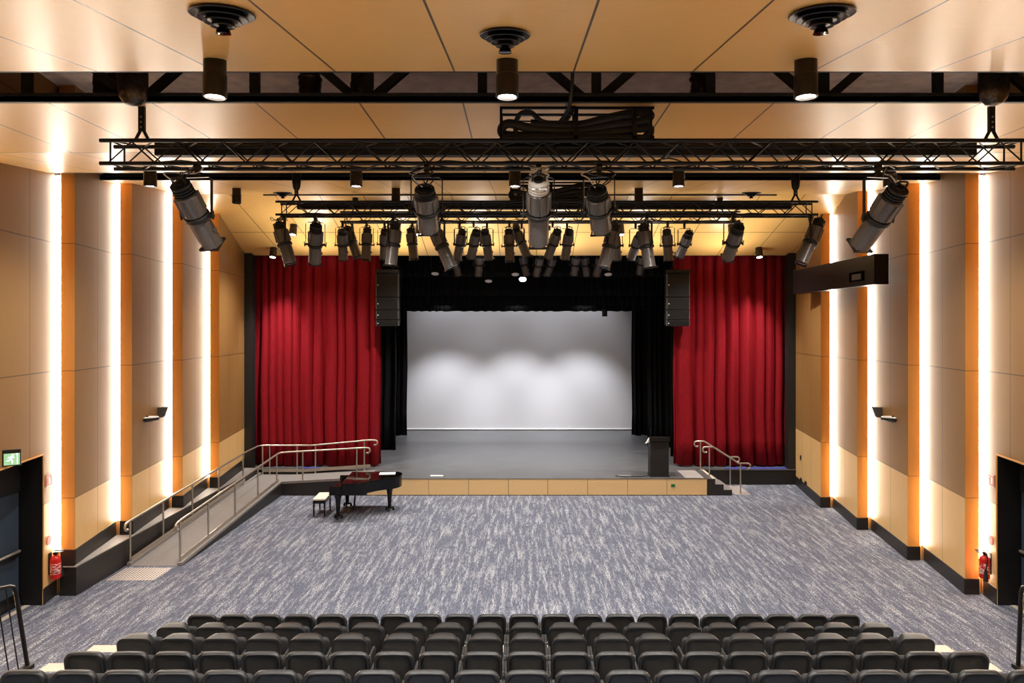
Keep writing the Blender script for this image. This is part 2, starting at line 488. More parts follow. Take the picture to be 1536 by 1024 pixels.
# ------------------------------------------------------------------ stage
SZ = .51
st = thing('stage', 'wide raised dark grey stage with pale timber front below the screen', 'stage', (0, 21.05, 0))
stY = 21.05
mb = MB()
mb.box(-4.72, 5.775, .03, 1.42, SZ-.03, SZ); mb.box(-9.2, 9.2, 1.42, 11.0, SZ-.03, SZ)
mb.build('stage_floor', M['stage'], st, smooth=0)
MB().box(-9.0, 9.0, 1.44, 11.0, 0, SZ-.03).build('platform_base', M['black'], st, smooth=0)
MB().box(-4.72, 5.775, .05, 1.42, 0, SZ-.03).build('plinth', M['black'], st, smooth=0)
xs = [-4.72]+[(p-CX)/F*21.05 for p in (583.5, 643, 702.8, 762.6, 821.7, 881.5, 941.3, 1000.4)]+[5.77]
for a, b in zip(xs[:-1], xs[1:]):
    MB().box(a+.006, b-.006, 0, .03, .02, SZ-.005).build('fascia_panel', M['fascia'], st, smooth=0)
MB().box(-4.72, 5.775, -.004, .03, SZ-.004, SZ+.006).build('edge_nosing', M['blacksat'], st, smooth=0)
MB().cbox((P(1009.5, 728, 21.05).x, -.006, P(0, 728, 21.05).z), (.12, .012, .09)).build('outlet', M['greentag'], st)['label'] = 'green socket plate'

# steps on the right
sp = thing('stage_steps', 'short flight of dark steps with pale nosings at right end of stage', 'steps', (5.78, 21.05, 0))
for i, (x0, x1, z) in enumerate(((.245, .50, .34), (.50, .76, .17))):
    MB().box(x0, x1, .0, 1.38, 0, z).build('step', M['base'], sp, smooth=0)
    MB().box(x0+.002, x1+.01, .002, 1.38, z+.001, z+.008).build('tread', M['grey'], sp, smooth=0)['label'] = 'grey tread'
MB().box(0, .24, 0, 1.38, 0, SZ-.003).build('top_step', M['base'], sp, smooth=0)
MB().box(0.002, .16, .003, 1.38, SZ-.002, SZ).build('tread', M['stage'], sp, smooth=0)
MB().box(.17, .25, .02, 1.38, SZ+.001, SZ+.007).build('top_nosing', M['pale'], sp, smooth=0)
def pad(lab, x0, x1, y0, y1, z):
    o = MB().box(0, x1-x0, 0, y1-y0, 0, .006).build('tactile_pad', M['tactile'], None, (x0, y0, z), smooth=0)
    tag(o, lab, 'tactile paving', 'tactile pads')
pad('pale tactile stud pad on the stage at top of right steps', 5.12, 5.72, 21.2, 22.3, SZ+.001)
pad('pale tactile stud pad on the carpet at foot of right steps', 6.65, 7.15, 21.15, 22.3, .001)
pad('pale tactile stud pad on carpet at the foot of the long ramp', -8.5, -7.5, 14.0, 14.72, .001)

# ramp
RX0, RX1, RY0, RY1, RZ = -8.56, -7.36, 14.85, 21.08, .36
rp = thing('ramp', 'long grey access ramp rising beside the left wall then turning to stage', 'ramp', (0, 0, 0))
mb = MB()
def sl(a, b, c, d, t):
    mb.add([(*a[:2], 0), (*b[:2], 0), (*c[:2], 0), (*d[:2], 0), a, b, c, d], [(3,2,1,0), (4,5,6,7), (0,1,5,4), (1,2,6,5), (2,3,7,6), (3,0,4,7)], t)
sl((RX0, RY0, .004), (RX1, RY0, .004), (RX1, RY1, RZ), (RX0, RY1, RZ), 0)
sl((RX0, RY1, RZ), (RX1, RY1, RZ), (RX1, 22.44, RZ), (RX0, 22.44, RZ), 0)
sl((RX1, RY1, RZ), (-4.74, RY1, SZ-.005), (-4.74, 22.44, SZ-.005), (RX1, 22.44, RZ), 0)
mb.build('ramp_deck', M['ramp'], rp, smooth=0)
mb = MB()
sl((RX1, RY0+.02, .01), (RX1+.012, RY0+.02, .01), (RX1+.012, RY1-.03, RZ+.03), (RX1, RY1-.03, RZ+.03), 0)
sl((RX1, RY1-.04, RZ+.03), (-4.74, RY1-.04, SZ-.01), (-4.74, RY1-.028, SZ-.01), (RX1, RY1-.028, RZ+.03), 0)
mb.build('ramp_side', M['base'], rp, smooth=0)['label'] = 'black ramp side'
def bar(mb, a, b, w_, h_, mi=0):
    a = Vector(a); b = Vector(b); d = (b-a); L = d.length; d.normalize()
    r = d.cross(Vector((0,0,1))).normalized(); u = r.cross(d)
    vs = [p+r*sx*w_/2+u*sz*h_/2 for p in (a, b) for sx, sz in ((-1,-1), (1,-1), (1,1), (-1,1))]
    mb.add(vs, [(3,2,1,0), (4,5,6,7), (0,1,5,4), (1,2,6,5), (2,3,7,6), (3,0,4,7)], mi)
# kerbs (metal edge plates)
for a, b in (((RX1-.04, RY0, .035), (RX1-.04, RY1-.02, RZ+.035)), ((RX1, RY1-.0, RZ+.035), (-4.75, RY1, SZ+.03)),
             ((RX0+.05, RY0, .035), (RX0+.05, 22.4, RZ+.035)), ):
    mb = MB(); bar(mb, a, b, .09, .07); mb.build('kerb', M['grey'], rp, smooth=0)

def rail(name, label, path, posts, r=.026, kick=None, group='stainless handrails'):
    """path: top rail centreline; posts: (x, y, z_base, z_top)"""
    o = Vector((posts[0][0], posts[0][1], posts[0][2]))
    t = thing(name, label, 'handrail', o, 0, group)
    MB().tube([Vector(p)-o for p in path], r, 10).build('top_rail', M['silver'], t, smooth=60)
    for (x, y, z0, z1) in posts:
        MB().tube([Vector((x, y, z0))-o, Vector((x, y, z1))-o], .022, 8).build('post', M['silver'], t, smooth=60)
        f = MB(); f.lathe([(.05, 0), (.05, .012), (.03, .016)], 12, mat=Matrix.Translation(Vector((x, y, z0))-o)); f.build('foot_plate', M['silver'], t)
    if kick:
        for pts in kick:
            mb = MB()
            for a, b in zip(pts[:-1], pts[1:]): bar(mb, Vector(a)-o, Vector(b)-o, .012, .10)
            mb.build('kick_rail', M['silver'], t, smooth=0)
    return t
def hook(p, d, r=.085):
    """points curling down and back from end p travelling in direction d"""
    p = Vector(p); d = Vector(d).normalized(); out = []
    for k in range(1, 9):
        a = PI*1.15*k/8
        out.append(p + d*math.sin(a)*r + Vector((0,0,-1))*(1-math.cos(a))*r)
    return out
rz = lambda y: max(0, (y-RY0)/(RY1-RY0))*RZ
Hh = .95
XL, XR = RX0+.04, RX1-.07
zfar = lambda x: RZ if x < -7.4 else RZ+(SZ-RZ)*(x+7.4)/(2.7)
def hk(pts, start):
    return list(reversed(hook(pts[0], start)))+pts
# near rail (right of ramp)
YN = RY1+.03
path = [(XR, RY0-.05, Hh-.0), (XR, RY0+.1, Hh+.02), (XR, RY1-.12, RZ+Hh), (XR+.06, RY1-.02, RZ+Hh+.01), (XR+.2, YN, RZ+Hh+.015), (-4.85, YN, SZ+Hh), (-4.72, YN, SZ+Hh)]
path = list(reversed(hook(path[0], (0, -1, 0), .08)))+path+hook(path[-1], (1, 0, 0), .08)
posts = [(XR, y, rz(y)+.0, rz(y)+Hh) for y in (14.92, 16.27, 17.8, 19.35, 20.85)]+[(x, YN, zfar(x), zfar(x)+Hh) for x in (-6.72, -5.05)]
rail('ramp_handrail', 'stainless handrail on the open carpet side of the ramp, behind piano', path, posts,
     kick=[[(XR, RY0+.05, .12), (XR, RY1-.05, RZ+.11)]])
YF = 22.36
path = [(XL, RY0-.05, Hh), (XL, RY0+.1, Hh+.02), (XL, RY1+.2, RZ+Hh), (XL, YF-.15, RZ+Hh+.01), (XL+.12, YF, RZ+Hh+.01), (-6.8, YF, RZ+Hh+.01), (-4.95, YF, SZ+Hh+.03), (-4.75, YF, SZ+Hh+.03)]
path = list(reversed(hook(path[0], (0, -1, 0), .08)))+path+hook(path[-1], (1, 0, 0), .08)
posts = [(XL, y, rz(y), rz(y)+Hh) for y in (14.92, 16.3, 17.75, 19.3, 21.0)]+[(XL+.1, YF-.03, RZ, RZ+Hh)]+[(x, YF, zfar(x), zfar(x)+Hh) for x in (-8.2, -7.3, -6.7, -5.1)]
rail('ramp_handrail', 'stainless handrail on the wall side of the ramp, below red curtain', path, posts,
     kick=[[(XL+.03, RY0+.05, .12), (XL+.03, RY1, RZ+.11)], [(XL+.1, YF, RZ+.14), (-7.0, YF, RZ+.14), (-4.9, YF, SZ+.14)]])
for Y, nm in ((21.27, 'nearer stainless handrail of the stage steps, over the first tactile pad'), (22.32, 'farther stainless handrail of the stage steps, closest to red curtain')):
    a = 5.90; b = 6.87
    path = [(a-.12, Y, SZ+Hh), (a+.12, Y, SZ+Hh), (b-.05, Y, Hh), (b+.22, Y, Hh)]
    path = list(reversed(hook(path[0], (-1, 0, 0), .085)))+path+hook(path[-1], (1, 0, 0), .085)
    rail('step_handrail', nm, path, [(a, Y, SZ, SZ+Hh), (b, Y, 0, Hh)])

# ------------------------------------------------------------------ curtains
def curtain(name, label, cat, mat, x0, x1, Y, z0, z1, amp, wl, group, flare=1.0, seed=0):
    rnd = random.Random(seed); n = int((x1-x0)/.03); rows = 9
    ph = []; p = 0
    # irregular pleat phase
    k = rnd.uniform(.8, 1.2); cnt = 0
    am = []
    a_ = 1.0
    for i in range(n+1):
        p += 2*PI*.03/wl*k; cnt += 1
        if rnd.random() < .16: k = rnd.uniform(.55, 2.1)
        if rnd.random() < .14: a_ = rnd.uniform(.35, 1.15)
        am.append((am[-1]*.85+a_*.15) if am else a_)
        ph.append(p)
    vs = []; cxm = 0
    for j in range(rows+1):
        t = j/rows
        for i in range(n+1):
            x = x0+(x1-x0)*i/n
            q = ph[i]
            sh = math.sin(q); yy = (abs(sh)**.75)*(1 if sh > 0 else -1)
            f = .55+.45*(1-t)*flare+.1*math.sin(i*.09+j*.6)
            xx = x+amp*.35*math.cos(q*1.0)*f*(1 if 4 < i < n-4 else 0)+.025*(1-t)*math.sin(j*1.3+i*.02)
            yy += .18*math.sin(q*2.7+1)
            vs.append((xx-x0, yy*amp*am[i]*f, (z1-z0)*t+(.012*math.sin(q*.5) if j == 0 else 0)))
    fs = []
    for j in range(rows):
        for i in range(n):
            a = j*(n+1)+i; fs.append((a, a+1, a+n+2, a+n+1))
    mb = MB(); mb.add(vs, fs)
    o = mb.build(name, mat, None, (x0, Y, z0), smooth=180)
    so = o.modifiers.new('thickness', 'SOLIDIFY'); so.thickness = .012
    tag(o, label, cat, group)
    return o
curtain('stage_curtain', 'tall crimson velvet stage curtain hanging left of the stage', 'curtain', M['red'], -8.98, -4.72, 23.02, SZ+.04, 8.2, .20, .46, 'red curtains', seed=3)
curtain('stage_curtain', 'tall crimson velvet stage curtain hanging right of the stage', 'curtain', M['red'], 5.2, 8.96, 23.02, SZ+.04, 8.2, .20, .46, 'red curtains', seed=5)
LEG = [(-10, -4.72, 26.0, 'left masking curtain, nearer and hanging against the red curtain'), (-10, -4.86, 29.4, 'left masking curtain, farther and hanging against the screen'),
       (5.42, 10, 24.5, 'right masking curtain, nearest and hanging behind the lectern'), (4.98, 10, 26.6, 'right masking curtain, middle of the three'), (4.82, 10, 29.4, 'right masking curtain, farthest and hanging against the screen')]
for i, (a, b, Y, l) in enumerate(LEG):
    curtain('masking_curtain', 'black '+l, 'curtain', M['blackcloth'], a, b, Y, SZ+.02, 9.3, .10, .26, 'black masking legs', seed=20+i)
BORD = [(24.4, 6.99, 'first and nearest, highest hem'), (26.2, 6.40, 'second from the front'), (27.9, 6.06, 'third from the front'), (29.1, 5.86, 'lowest hem, just above the screen')]
for i, (Y, z, l) in enumerate(BORD):
    curtain('border_curtain', 'black border curtain above the stage, '+l, 'curtain', M['blackcloth'], -9.5, 9.5, Y, z, 9.2, .045, .3, 'black borders', flare=.3, seed=40+i)
sc = thing('projection_screen', 'large white screen cloth at the back of the stage', 'screen', (0, 31.0, SZ))
MB().box(-5.8, 5.8, -.01, .01, .07, 6.6).build('cloth', M['screen'], sc, smooth=0)
MB().tube([(-5.8, -.02, .05), (5.8, -.02, .05)], .035, 10).build('hem_bar', M['white'], sc)

# ------------------------------------------------------------------ trusses
def truss(label, X0, X1, Y, Zb, Zt, back_bar, n_bays):
    w_ = .28
    t = thing('lighting_truss', label, 'truss', (0, Y, Zb), 0, 'lighting trusses')
    h = Zt-Zb; r = .024
    for y in (0, w_):
        for z in (0, h):
            MB().tube([(X0, y, z), (X1, y, z)], r, 8).build('chord', M['blacksat'], t, smooth=60)
    bw = (X1-X0-.2)/n_bays
    for face in ('front', 'rear', 'top', 'bottom'):
        mb = MB()
        for i in range(n_bays):
            a = X0+.1+i*bw; m_ = a+bw/2; b = a+bw
            if face in ('front', 'rear'):
                y = 0 if face == 'front' else w_
                off = .0 if face == 'front' else .0
                mb.tube([(a, y, .012), (m_, y, h-.012)], .010, 6); mb.tube([(m_, y, h-.012), (b, y, .012)], .010, 6)
            else:
                z = h if face == 'top' else 0
                mb.tube([(a, 0, z), (m_, w_, z)], .010, 6); mb.tube([(m_, w_, z), (b, 0, z)], .010, 6)
        for x in (X0+.12, X1-.12):
            if face in ('front', 'rear'):
                y = 0 if face == 'front' else w_
                mb.tube([(x, y, 0), (x, y, h)], .012, 6)
            else:
                z = h if face == 'top' else 0
                mb.tube([(x, 0, z), (x, w_, z)], .012, 6)
        mb.build('lacing', M['blacksat'], t, smooth=60)
    # black raceway lying inside the truss
    if back_bar:
        a, b = back_bar
        MB().box(a, b, w_+.035, w_+.15, h-.09, h+.06).build('raceway', M['black'], t, smooth=0)
        x = a+.4
        while x < b:
            MB().box(x, x+.03, w_-.03, w_+.034, h-.02, h+.03).build('raceway_bracket', M['blacksat'], t, smooth=0); x += 1.1
        mb = MB(); rn = random.Random(int(Y))
        pts = [(a+.2+(b-a-.4)*k/40, .13+rn.uniform(-.05, .05), h*.0+.03+abs(rn.gauss(0, .02))) for k in range(41)]
        mb.tube(spline(pts, 3), .009, 5)
        pts = [(a+.2+(b-a-.4)*k/30, .2+rn.uniform(-.05, .05), .03+abs(rn.gauss(0, .02))) for k in range(31)]
        mb.tube(spline(pts, 3), .008, 5)
        mb.build('cable', M['black'], t, smooth=60)
    return t
T1Y, T1B, T1T = 7.9, 7.09, 7.355
T2Y, T2B, T2T = 13.75, 7.46, 7.72
T3Y, T3B, T3T = 18.6, 8.07, 8.33
truss('long black box truss nearest the camera, carrying five big spotlights', -4.86, 5.92, T1Y, T1B, T1T, (-4.4, 5.5), 20)
truss('black box truss in the middle, carrying eight spotlights', -4.92, 6.0, T2Y, T2B, T2T, (-4.6, 5.6), 20)
truss('black box truss farthest away, carrying the densest row of spotlights', -4.9, 6.0, T3Y, T3B, T3T, (-4.6, 5.6), 20)

# hoists
def hoist(label, x, Y, ztruss, ceil, big, bx=.12):
    t = thing('chain_hoist', label, 'hoist', (x, Y, ztruss), 0, 'chain hoists')
    top = ceil-ztruss
    bm = MB(); k = 1.0 if big else .55
    zb = .38 if big else .22
    bm.lathe([(.02*k, zb+.0), (.09*k, zb+.02), (.14*k, zb+.08), (.16*k, zb+.18), (.16*k, top+1.0), (.12*k, top+1.05)], 14, sx=1, sy=.8)
    bm.build('chain_bag', M['blacksat'] if not big else M['duct'], t, (bx, -.40, -.085)) if big else bm.build('motor', M['blacksat'], t, (0, 0, top-.4 if top > .6 else 0))
    MB().box(-.035, .035, -.02, .02, .12, zb+.1).build('hanger_plate', M['blacksat'], t)
    mb = MB()
    for s in (-1, 1): mb.tube([(s*.09, 0, 0), (0, 0, .17)], .02, 6)
    mb.build('bridle', M['blacksat'], t)
    mb = MB()
    for z in (.17, .23, .29):
        if z < zb+.05: mb.lathe([(.012, 0), (.012, .006)], 10, mat=Matrix.Translation((0, -.021, z)) @ Matrix.Rotation(PI/2, 4, 'X'))
    mb.build('bolt', M['silver'], t)
hoist('chain hoist with dark bag at the left end of the nearest truss', (213-CX)/F*8.04, 8.04, T1T+.02, 7.6, True)
hoist('chain hoist with dark bag at the right end of the nearest truss', (1487-CX)/F*8.04, 8.04, T1T+.02, 7.6, True, -.25)
hoist('small hoist hanger at left end of the middle truss', (445-CX)/F*13.9, 13.89, T2T+.02, 8.0, False)
hoist('small hoist hanger at right end of the middle truss', (1193-CX)/F*13.9, 13.89, T2T+.02, 8.0, False)
hoist('small hoist hanger over the farthest truss, left of centre', (533-CX)/F*18.74, 18.74, T3T+.02, 8.5, False)
hoist('small hoist hanger over the farthest truss, right of centre', (1080-CX)/F*18.74, 18.74, T3T+.02, 8.5, False)

# cable baskets
def basket(label, X0, X1, Y, Z0, Z1, scale=1, tail=True):
    t = thing('cable_basket', label, 'cable basket', (X0, Y, Z0), 0, 'cable baskets')
    L = X1-X0; h = Z1-Z0
    mb = MB()
    for y in (0, .26):
        mb.box(0, L, y, y+.02, h-.03, h); mb.box(0, L, y, y+.02, h-.10, h-.085); mb.box(0, L, y, y+.02, 0, .03)
        for fx in (0, .97): mb.box(fx*L, fx*L+.03, y, y+.02, 0, h)
        for fx in (.48, .86): mb.box(fx*L, fx*L+.05, y, y+.02, 0, h)
    for fx in (0, .5, .98): mb.box(fx*L, fx*L+.02, 0, .28, h-.03, h)
    mb.build('frame', M['blacksat'], t, smooth=0)
    def q(u, v): return (u*L, .13, v*h)
    a = spline([q(.12,.05), q(.10,.45), q(.13,.85), q(.20,.92), q(.28,.62), q(.40,.58), q(.47,.95), q(.50,1.5)] if tail else
               [q(.12,.1), q(.10,.45), q(.14,.85), q(.30,.6), q(.5,.55), q(.8,.8)], 8)
    MB().tube(a, .030*scale, 8).build('cable_loom', M['black'], t, smooth=60)
    b = spline([q(.96,.12), q(.985,.3), q(.94,.42), q(.6,.22), q(.3,.18), q(.05,.18), q(.01,.38), q(.06,.56), q(.2,.42), q(.5,.36), q(.8,.55), q(.95,.66), q(.985,.85), q(.9,.92), q(.7,.72), q(.5,.5), q(.2,.55)], 8)
    MB().tube(b, .034*scale, 8, flat=1.6).build('cable_chain', M['black'], t, smooth=60)
    c = spline([q(.03,.06), q(.3,.08), q(.6,.12), q(.96,.08)], 8)
    MB().tube(c, .045*scale, 8).build('cable_loom', M['black'], t, smooth=60)
basket('black cable basket with looped cables standing on the nearest truss', (750-CX)/F*8, (979-CX)/F*8, 7.9, 7.385, 7.75)
basket('smaller-looking cable basket with loops standing on the middle truss', (765-CX)/F*13.8, (890-CX)/F*13.8, 13.75, 7.75, 8.12, tail=False)
o = MB().tube(spline([P(859, 90, 7.6), P(858, 130, 7.65), P(852, 165, 7.8), P(838, 185, 8.0)], 8), .022, 8).build('hanging_cable', M['black'], None)
tag(o, 'black cable dropping from the ceiling slot into the near cable basket', 'cable')

# ------------------------------------------------------------------ profile spotlights
def prof_meshes():
    R = {}
    def oct_(r, z, n=16, sq=1.0):
        return [(r*math.cos(2*PI*k/n), r*math.sin(2*PI*k/n)*sq, z) for k in range(n)]
    # local frame: +Z is the rear, -Z the front, centre at the middle ring
    m = MB(); m.loops([oct_(.125, .30, 10), oct_(.138, .29, 10), oct_(.138, .05, 10), oct_(.12, .03, 10)][::-1])
    m.lathe([(.10, .28), (.10, .42), (.06, .43)], 12, 1)
    for z in (.315, .35, .385): m.lathe([(.122, z-.006), (.122, z+.006)], 14, 1)
    m.lathe([(.112, .405), (.118, .415), (.118, .435), (.05, .445)], 14, 1)
    for k in range(8):
        a = 2*PI*k/8; c, s = math.cos(a), math.sin(a)
        m.box(-.006, .006, .130, .150, .06, .29, mat=Matrix.Rotation(a, 4, 'Z'))
    R['lamp_housing'] = m.mesh('lamp_housing', [M['lighthouse'], M['black']])
    m = MB(); m.lathe([(.06, .43), (.06, .47), (.03, .48)], 12); m.tube(spline([(-.07, 0, .43), (-.06, 0, .52), (.06, 0, .52), (.07, 0, .43)], 5), .012, 6)
    m.tube(spline([(0, .05, .45), (.03, .1, .52), (-.02, .14, .45), (.03, .12, .38)], 5), .008, 6)
    R['rear_handle'] = m.mesh('rear_handle', M['blacksat'])
    m = MB(); m.lathe([(.14, .03), (.15, .02), (.15, -.02), (.14, -.03)], 18)
    for s in (-1, 1):
        m.tube([(s*.14, 0, 0), (s*.215, 0, 0)], .018, 8); m.tube([(s*.205, -.03, -.03), (s*.215, .03, .05)], .01, 6)
        m.cbox((s*.17, .03, .0), (.05, .03, .02))
    R['shutter_ring'] = m.mesh('shutter_ring', M['black'])
    m = MB(); m.lathe([(.115, -.02), (.124, -.05), (.124, -.37), (.132, -.39), (.132, -.40)][::-1], 10)
    for k in (0, 1, 2):
        m.box(-.018, .018, .112, .128, -.36, -.05, mat=Matrix.Rotation(k*2*PI/3, 4, 'Z'))
    m.lathe([(.03, 0), (.03, .035)], 10, mat=Matrix.Translation((.11, 0, -.2)) @ Matrix.Rotation(PI/2, 4, 'Y'))
    R['lens_barrel'] = m.mesh('lens_barrel', M['lighthouse'])
    m = MB()
    for s in (-1, 1): m.box(-.125, .125, s*.11-.008, s*.11+.008, -.43, -.40); m.box(s*.11-.008, s*.11+.008, -.115, .115, -.43, -.40)
    R['gel_frame'] = m.mesh('gel_frame', M['blacksat'])
    m = MB(); m.lathe([(.112, -.402), (.1, -.412), (.02, -.42)][::-1], 18); R['lens'] = m.mesh('lens', M['lens'])
    # yoke: unit height, z 0 pivot, z 1 top
    return R
PM = prof_meshes()
PM['pale_housing'] = PM['lamp_housing'].copy(); PM['pale_housing'].materials[1] = M['white']
def yoke_mesh(h, w_=.185, th=.014):
    m = MB()
    for s in (-1, 1): m.box(s*w_-.006, s*w_+.006, -.02, .02, -.03, h-.03)
    m.box(-w_+.04, w_-.04, -.02, .02, h-.006, h+.006)
    for s in (-1, 1): m.add([(s*w_, -.02, h-.03), (s*w_, .02, h-.03), (s*(w_-.04), .02, h), (s*(w_-.04), -.02, h)], [(0,1,2,3)])
    return m.mesh('yoke', M['blacksat'])
def clamp_mesh():
    m = MB(); m.lathe([(.045, -.03), (.045, .03)], 12, mat=Matrix.Rotation(PI/2, 4, 'Y'))
    m.box(-.025, .025, -.02, .02, -.11, -.03); m.tube([(-.05, 0, -.06), (.06, 0, -.06)], .008, 6)
    return m.mesh('clamp', M['blacksat'])
CLAMP = clamp_mesh()
def link(name, me, parent, mat=None):
    o = bpy.data.objects.new(name, me); C.objects.link(o); o.parent = parent
    if mat is not None: o.matrix_local = mat
    return o
def prof(label, rear, front, Y, Zb, group, L=.87, scale=1.0, cable=False):
    L = L*scale; dy = 0
    for _ in range(12):
        a = P(rear[0], rear[1], Y-dy/2); b = P(front[0], front[1], Y+dy/2); v = b-a
        pl = math.hypot(v.x, v.z); dy = .5*dy+.5*math.sqrt(max(0, L*L-pl*pl))
    mid = a.lerp(b, .5); mid.y = Y
    d = Vector((v.x, dy, v.z)).normalized()
    pan = math.atan2(-d.x, d.y) if (abs(d.x)+abs(d.y)) > .05 else 0
    pan = max(-1.2, min(1.2, pan))
    root = thing('profile_spotlight', label, 'spotlight', (mid.x, Y, Zb), 0, group)
    # orientation matrix with local -Z = d
    zax = -d; xax = Vector((math.cos(pan), math.sin(pan), 0)); xax = (xax-zax*xax.dot(zax)).normalized(); yax = zax.cross(xax)
    Rm = Matrix((xax, yax, zax)).transposed().to_4x4()
    hgt = Zb-mid.z
    T = Matrix.Translation((0, 0, -hgt)) @ Rm @ Matrix.Diagonal((scale, scale, max(pl, L)/.87, 1))
    hs = link('lamp_housing', PM['pale_housing' if rear[0] == 808 else 'lamp_housing'], root, T)
    link('rear_handle', PM['rear_handle'], hs)
    sr = link('shutter_ring', PM['shutter_ring'], root, T)
    lb = link('lens_barrel', PM['lens_barrel'], root, T)
    link('gel_frame', PM['gel_frame'], lb); link('lens', PM['lens'], lb)
    yh = max(.12, hgt-.11)
    yk = link('yoke', yoke_mesh(yh, .185*scale), root, Matrix.Translation((0, 0, -hgt)) @ Matrix.Rotation(pan, 4, 'Z'))
    link('clamp', CLAMP, root)
    if cable:
        rn = random.Random(int(rear[0])); re = Vector((0, 0, -hgt)) - d*L*.5
        big = rear[0] == 808
        for k in range(8 if big else 3):
            p0 = Vector((rn.uniform(-.1, .1), 0, 0)); 
            pts = [p0, p0+Vector((rn.uniform(-.25, .25), -.06, -.08)), re+Vector((rn.uniform(-.18, .18), -.05, .12)), re]
            if big: pts = [p0]+[Vector((rn.uniform(-.11, .11), -.13-rn.uniform(0, .06), -.05-.06*j)) for j in range(5)]+[re+Vector((rn.uniform(-.08, .08), -.16, -.12))]
            MB().tube(spline(pts, 7), .010 if big else .008, 6).build('cable', M['steelwhite'] if (k == 0 or big) else M['blacksat'], root, smooth=60)
    return root
def lean(r, f):
    dx = f[0]-r[0]
    return 'leaning sharply right' if dx > 20 else 'leaning right' if dx > 6 else 'leaning sharply left' if dx < -20 else 'leaning left' if dx < -6 else 'hanging nearly straight'
t1 = [((270, 277), (320, 368)), ((637, 284), (643, 345)), ((808, 272), (808, 366)), ((895, 285), (902, 345)), ((1348, 283), (1288, 370))]
t2 = [((418, 335), (436, 398)), ((474, 338), (472, 395)), ((593, 335), (586, 400)), ((649, 337), (677, 403)), ((923, 337), (905, 403)), ((965, 337), (975, 403)), ((1108, 340), (1091, 388)), ((1230, 330), (1201, 397))]
t3 = [((513, 345), (515, 390)), ((520, 341), (537, 387)), ((551, 343), (549, 391)), ((578, 345), (576, 388)), ((616, 343), (621, 390)), ((694, 345), (685, 390)), ((715, 346), (706, 387)), ((727, 345), (734, 390)), ((763, 345), (765, 393)), ((773, 342), (792, 387)), ((837, 345), (821, 388)), ((854, 345), (847, 389)), ((921, 348), (926, 389)), ((961, 350), (946, 388)), ((1000, 345), (1003, 391)), ((1034, 349), (1019, 384))]
for i, (r_, f_) in enumerate(t1):
    prof('large grey profile spotlight, %s from left on the nearest truss, %s' % (ORD[i], lean(r_, f_)), r_, f_, T1Y+.0, T1B-.05, 'spotlights on the nearest truss', .62 if i in (1, 3) else .9, .97, True)
for i, (r_, f_) in enumerate(t2):
    prof('profile spotlight, %s from left on the middle truss, %s' % (ORD[i], lean(r_, f_)), r_, f_, T2Y, T2B-.05, 'spotlights on the middle truss', .87, 1.0, i in (0, 2, 5))
for i, (r_, f_) in enumerate(t3):
    prof('profile spotlight, %s from left on the farthest truss, %s' % (ORD[i], lean(r_, f_)), r_, f_, T3Y+(.28 if i % 2 else 0), T3B-.05, 'spotlights on the farthest truss', .85)
# stage bar
SBY = 23.7; SBZ = 8.05
o = MB().tube([(-6.5, SBY, SBZ), (6.5, SBY, SBZ)], .03, 8).build('lighting_bar', M['blacksat'], None)
tag(o, 'dark lighting pipe over the stage front behind the timber ceiling edge', 'lighting bar')
o = MB().tube([(-4.6, SBY-.38, SBZ), (4.6, SBY-.38, SBZ)], .03, 8).build('lighting_bar', M['blacksat'], None)
tag(o, 'second dark lighting pipe directly before the first over the stage front', 'lighting bar')
sb = [((681, 380), (688, 414)), ((720, 380), (717, 414)), ((783, 380), (791, 414)), ((811, 382), (804, 414)), ((831, 383), (820, 413)), ((865, 381), (861, 412)), ((876, 381), (881, 414)), ((902, 382), (894, 414)), ((964, 380), (959, 411))]
for i, (r_, f_) in enumerate(sb):
    prof('grey profile spotlight over the stage in shadow, %s from left on the bar' % ORD[i], r_, f_, SBY-(.38 if i % 2 else 0), SBZ-.05, 'spotlights on the stage bar', .82)
def fresnel(label, px, py, Y, zbar, lit=False, tilt=-.4):
    a = P(px, py, Y)
    t = thing('wash_light', label, 'stage light', (a.x, Y, zbar), 0, 'wash lights over the stage')
    h = zbar-a.z-.17
    b = MB().lathe([(.08, .17), (.12, .14), (.13, 0), (.145, -.17), (.14, -.175)][::-1], 18).build('body', M['black'], t, (0, 0, -h), (tilt, 0, 0))
    MB().lathe([(.128, -.18), (.1, -.178), (.1, -.182)], 18).build('rim', M['lamp'] if lit else M['label_white'], b)
    MB().lathe([(.098, -.176), (.02, -.18)][::-1], 18).build('lens', M['lens'], b)
    link('yoke', yoke_mesh(max(.1, h-.1), .16), t, Matrix.Translation((0, 0, -h)))
    link('clamp', CLAMP, t)
fresnel('black wash light with pale rim over the stage, leftmost one', 653, 411, 24.08, 7.9)
fresnel('black wash light with pale rim, lower one below the stage bar', 733, 422, 24.9, 7.9)
fresnel('black wash light with pale rim beside the glowing one', 773, 412, 24.08, 7.9)
fresnel('small glowing wash light over the middle of the stage', 784, 420, 24.9, 7.9, True, -.6)
fresnel('black wash light with pale rim over the stage, rightmost one', 912, 412, 24.08, 7.9)
o = MB(); 
for Y in (24.08, 24.9): o.tube([(-5.5, Y, 7.93), (5.5, Y, 7.93)], .025, 8)
o = o.build('lighting_bar', M['blacksat'], None); tag(o, 'twin dark pipes above the stage holding the wash lights', 'lighting bar')
# small camera-like device hanging in front of the screen
t = thing('hanging_microphone', 'small black cylinder hanging before the top right of the screen', 'microphone', P(907, 463, 28.5))
MB().lathe([(.10, -.32), (.11, -.3), (.11, 0), (.08, .02)], 14).build('body', M['black'], t)
MB().tube([(0, 0, .0), (0, 0, .9)], .012, 6).build('rod', M['black'], t)

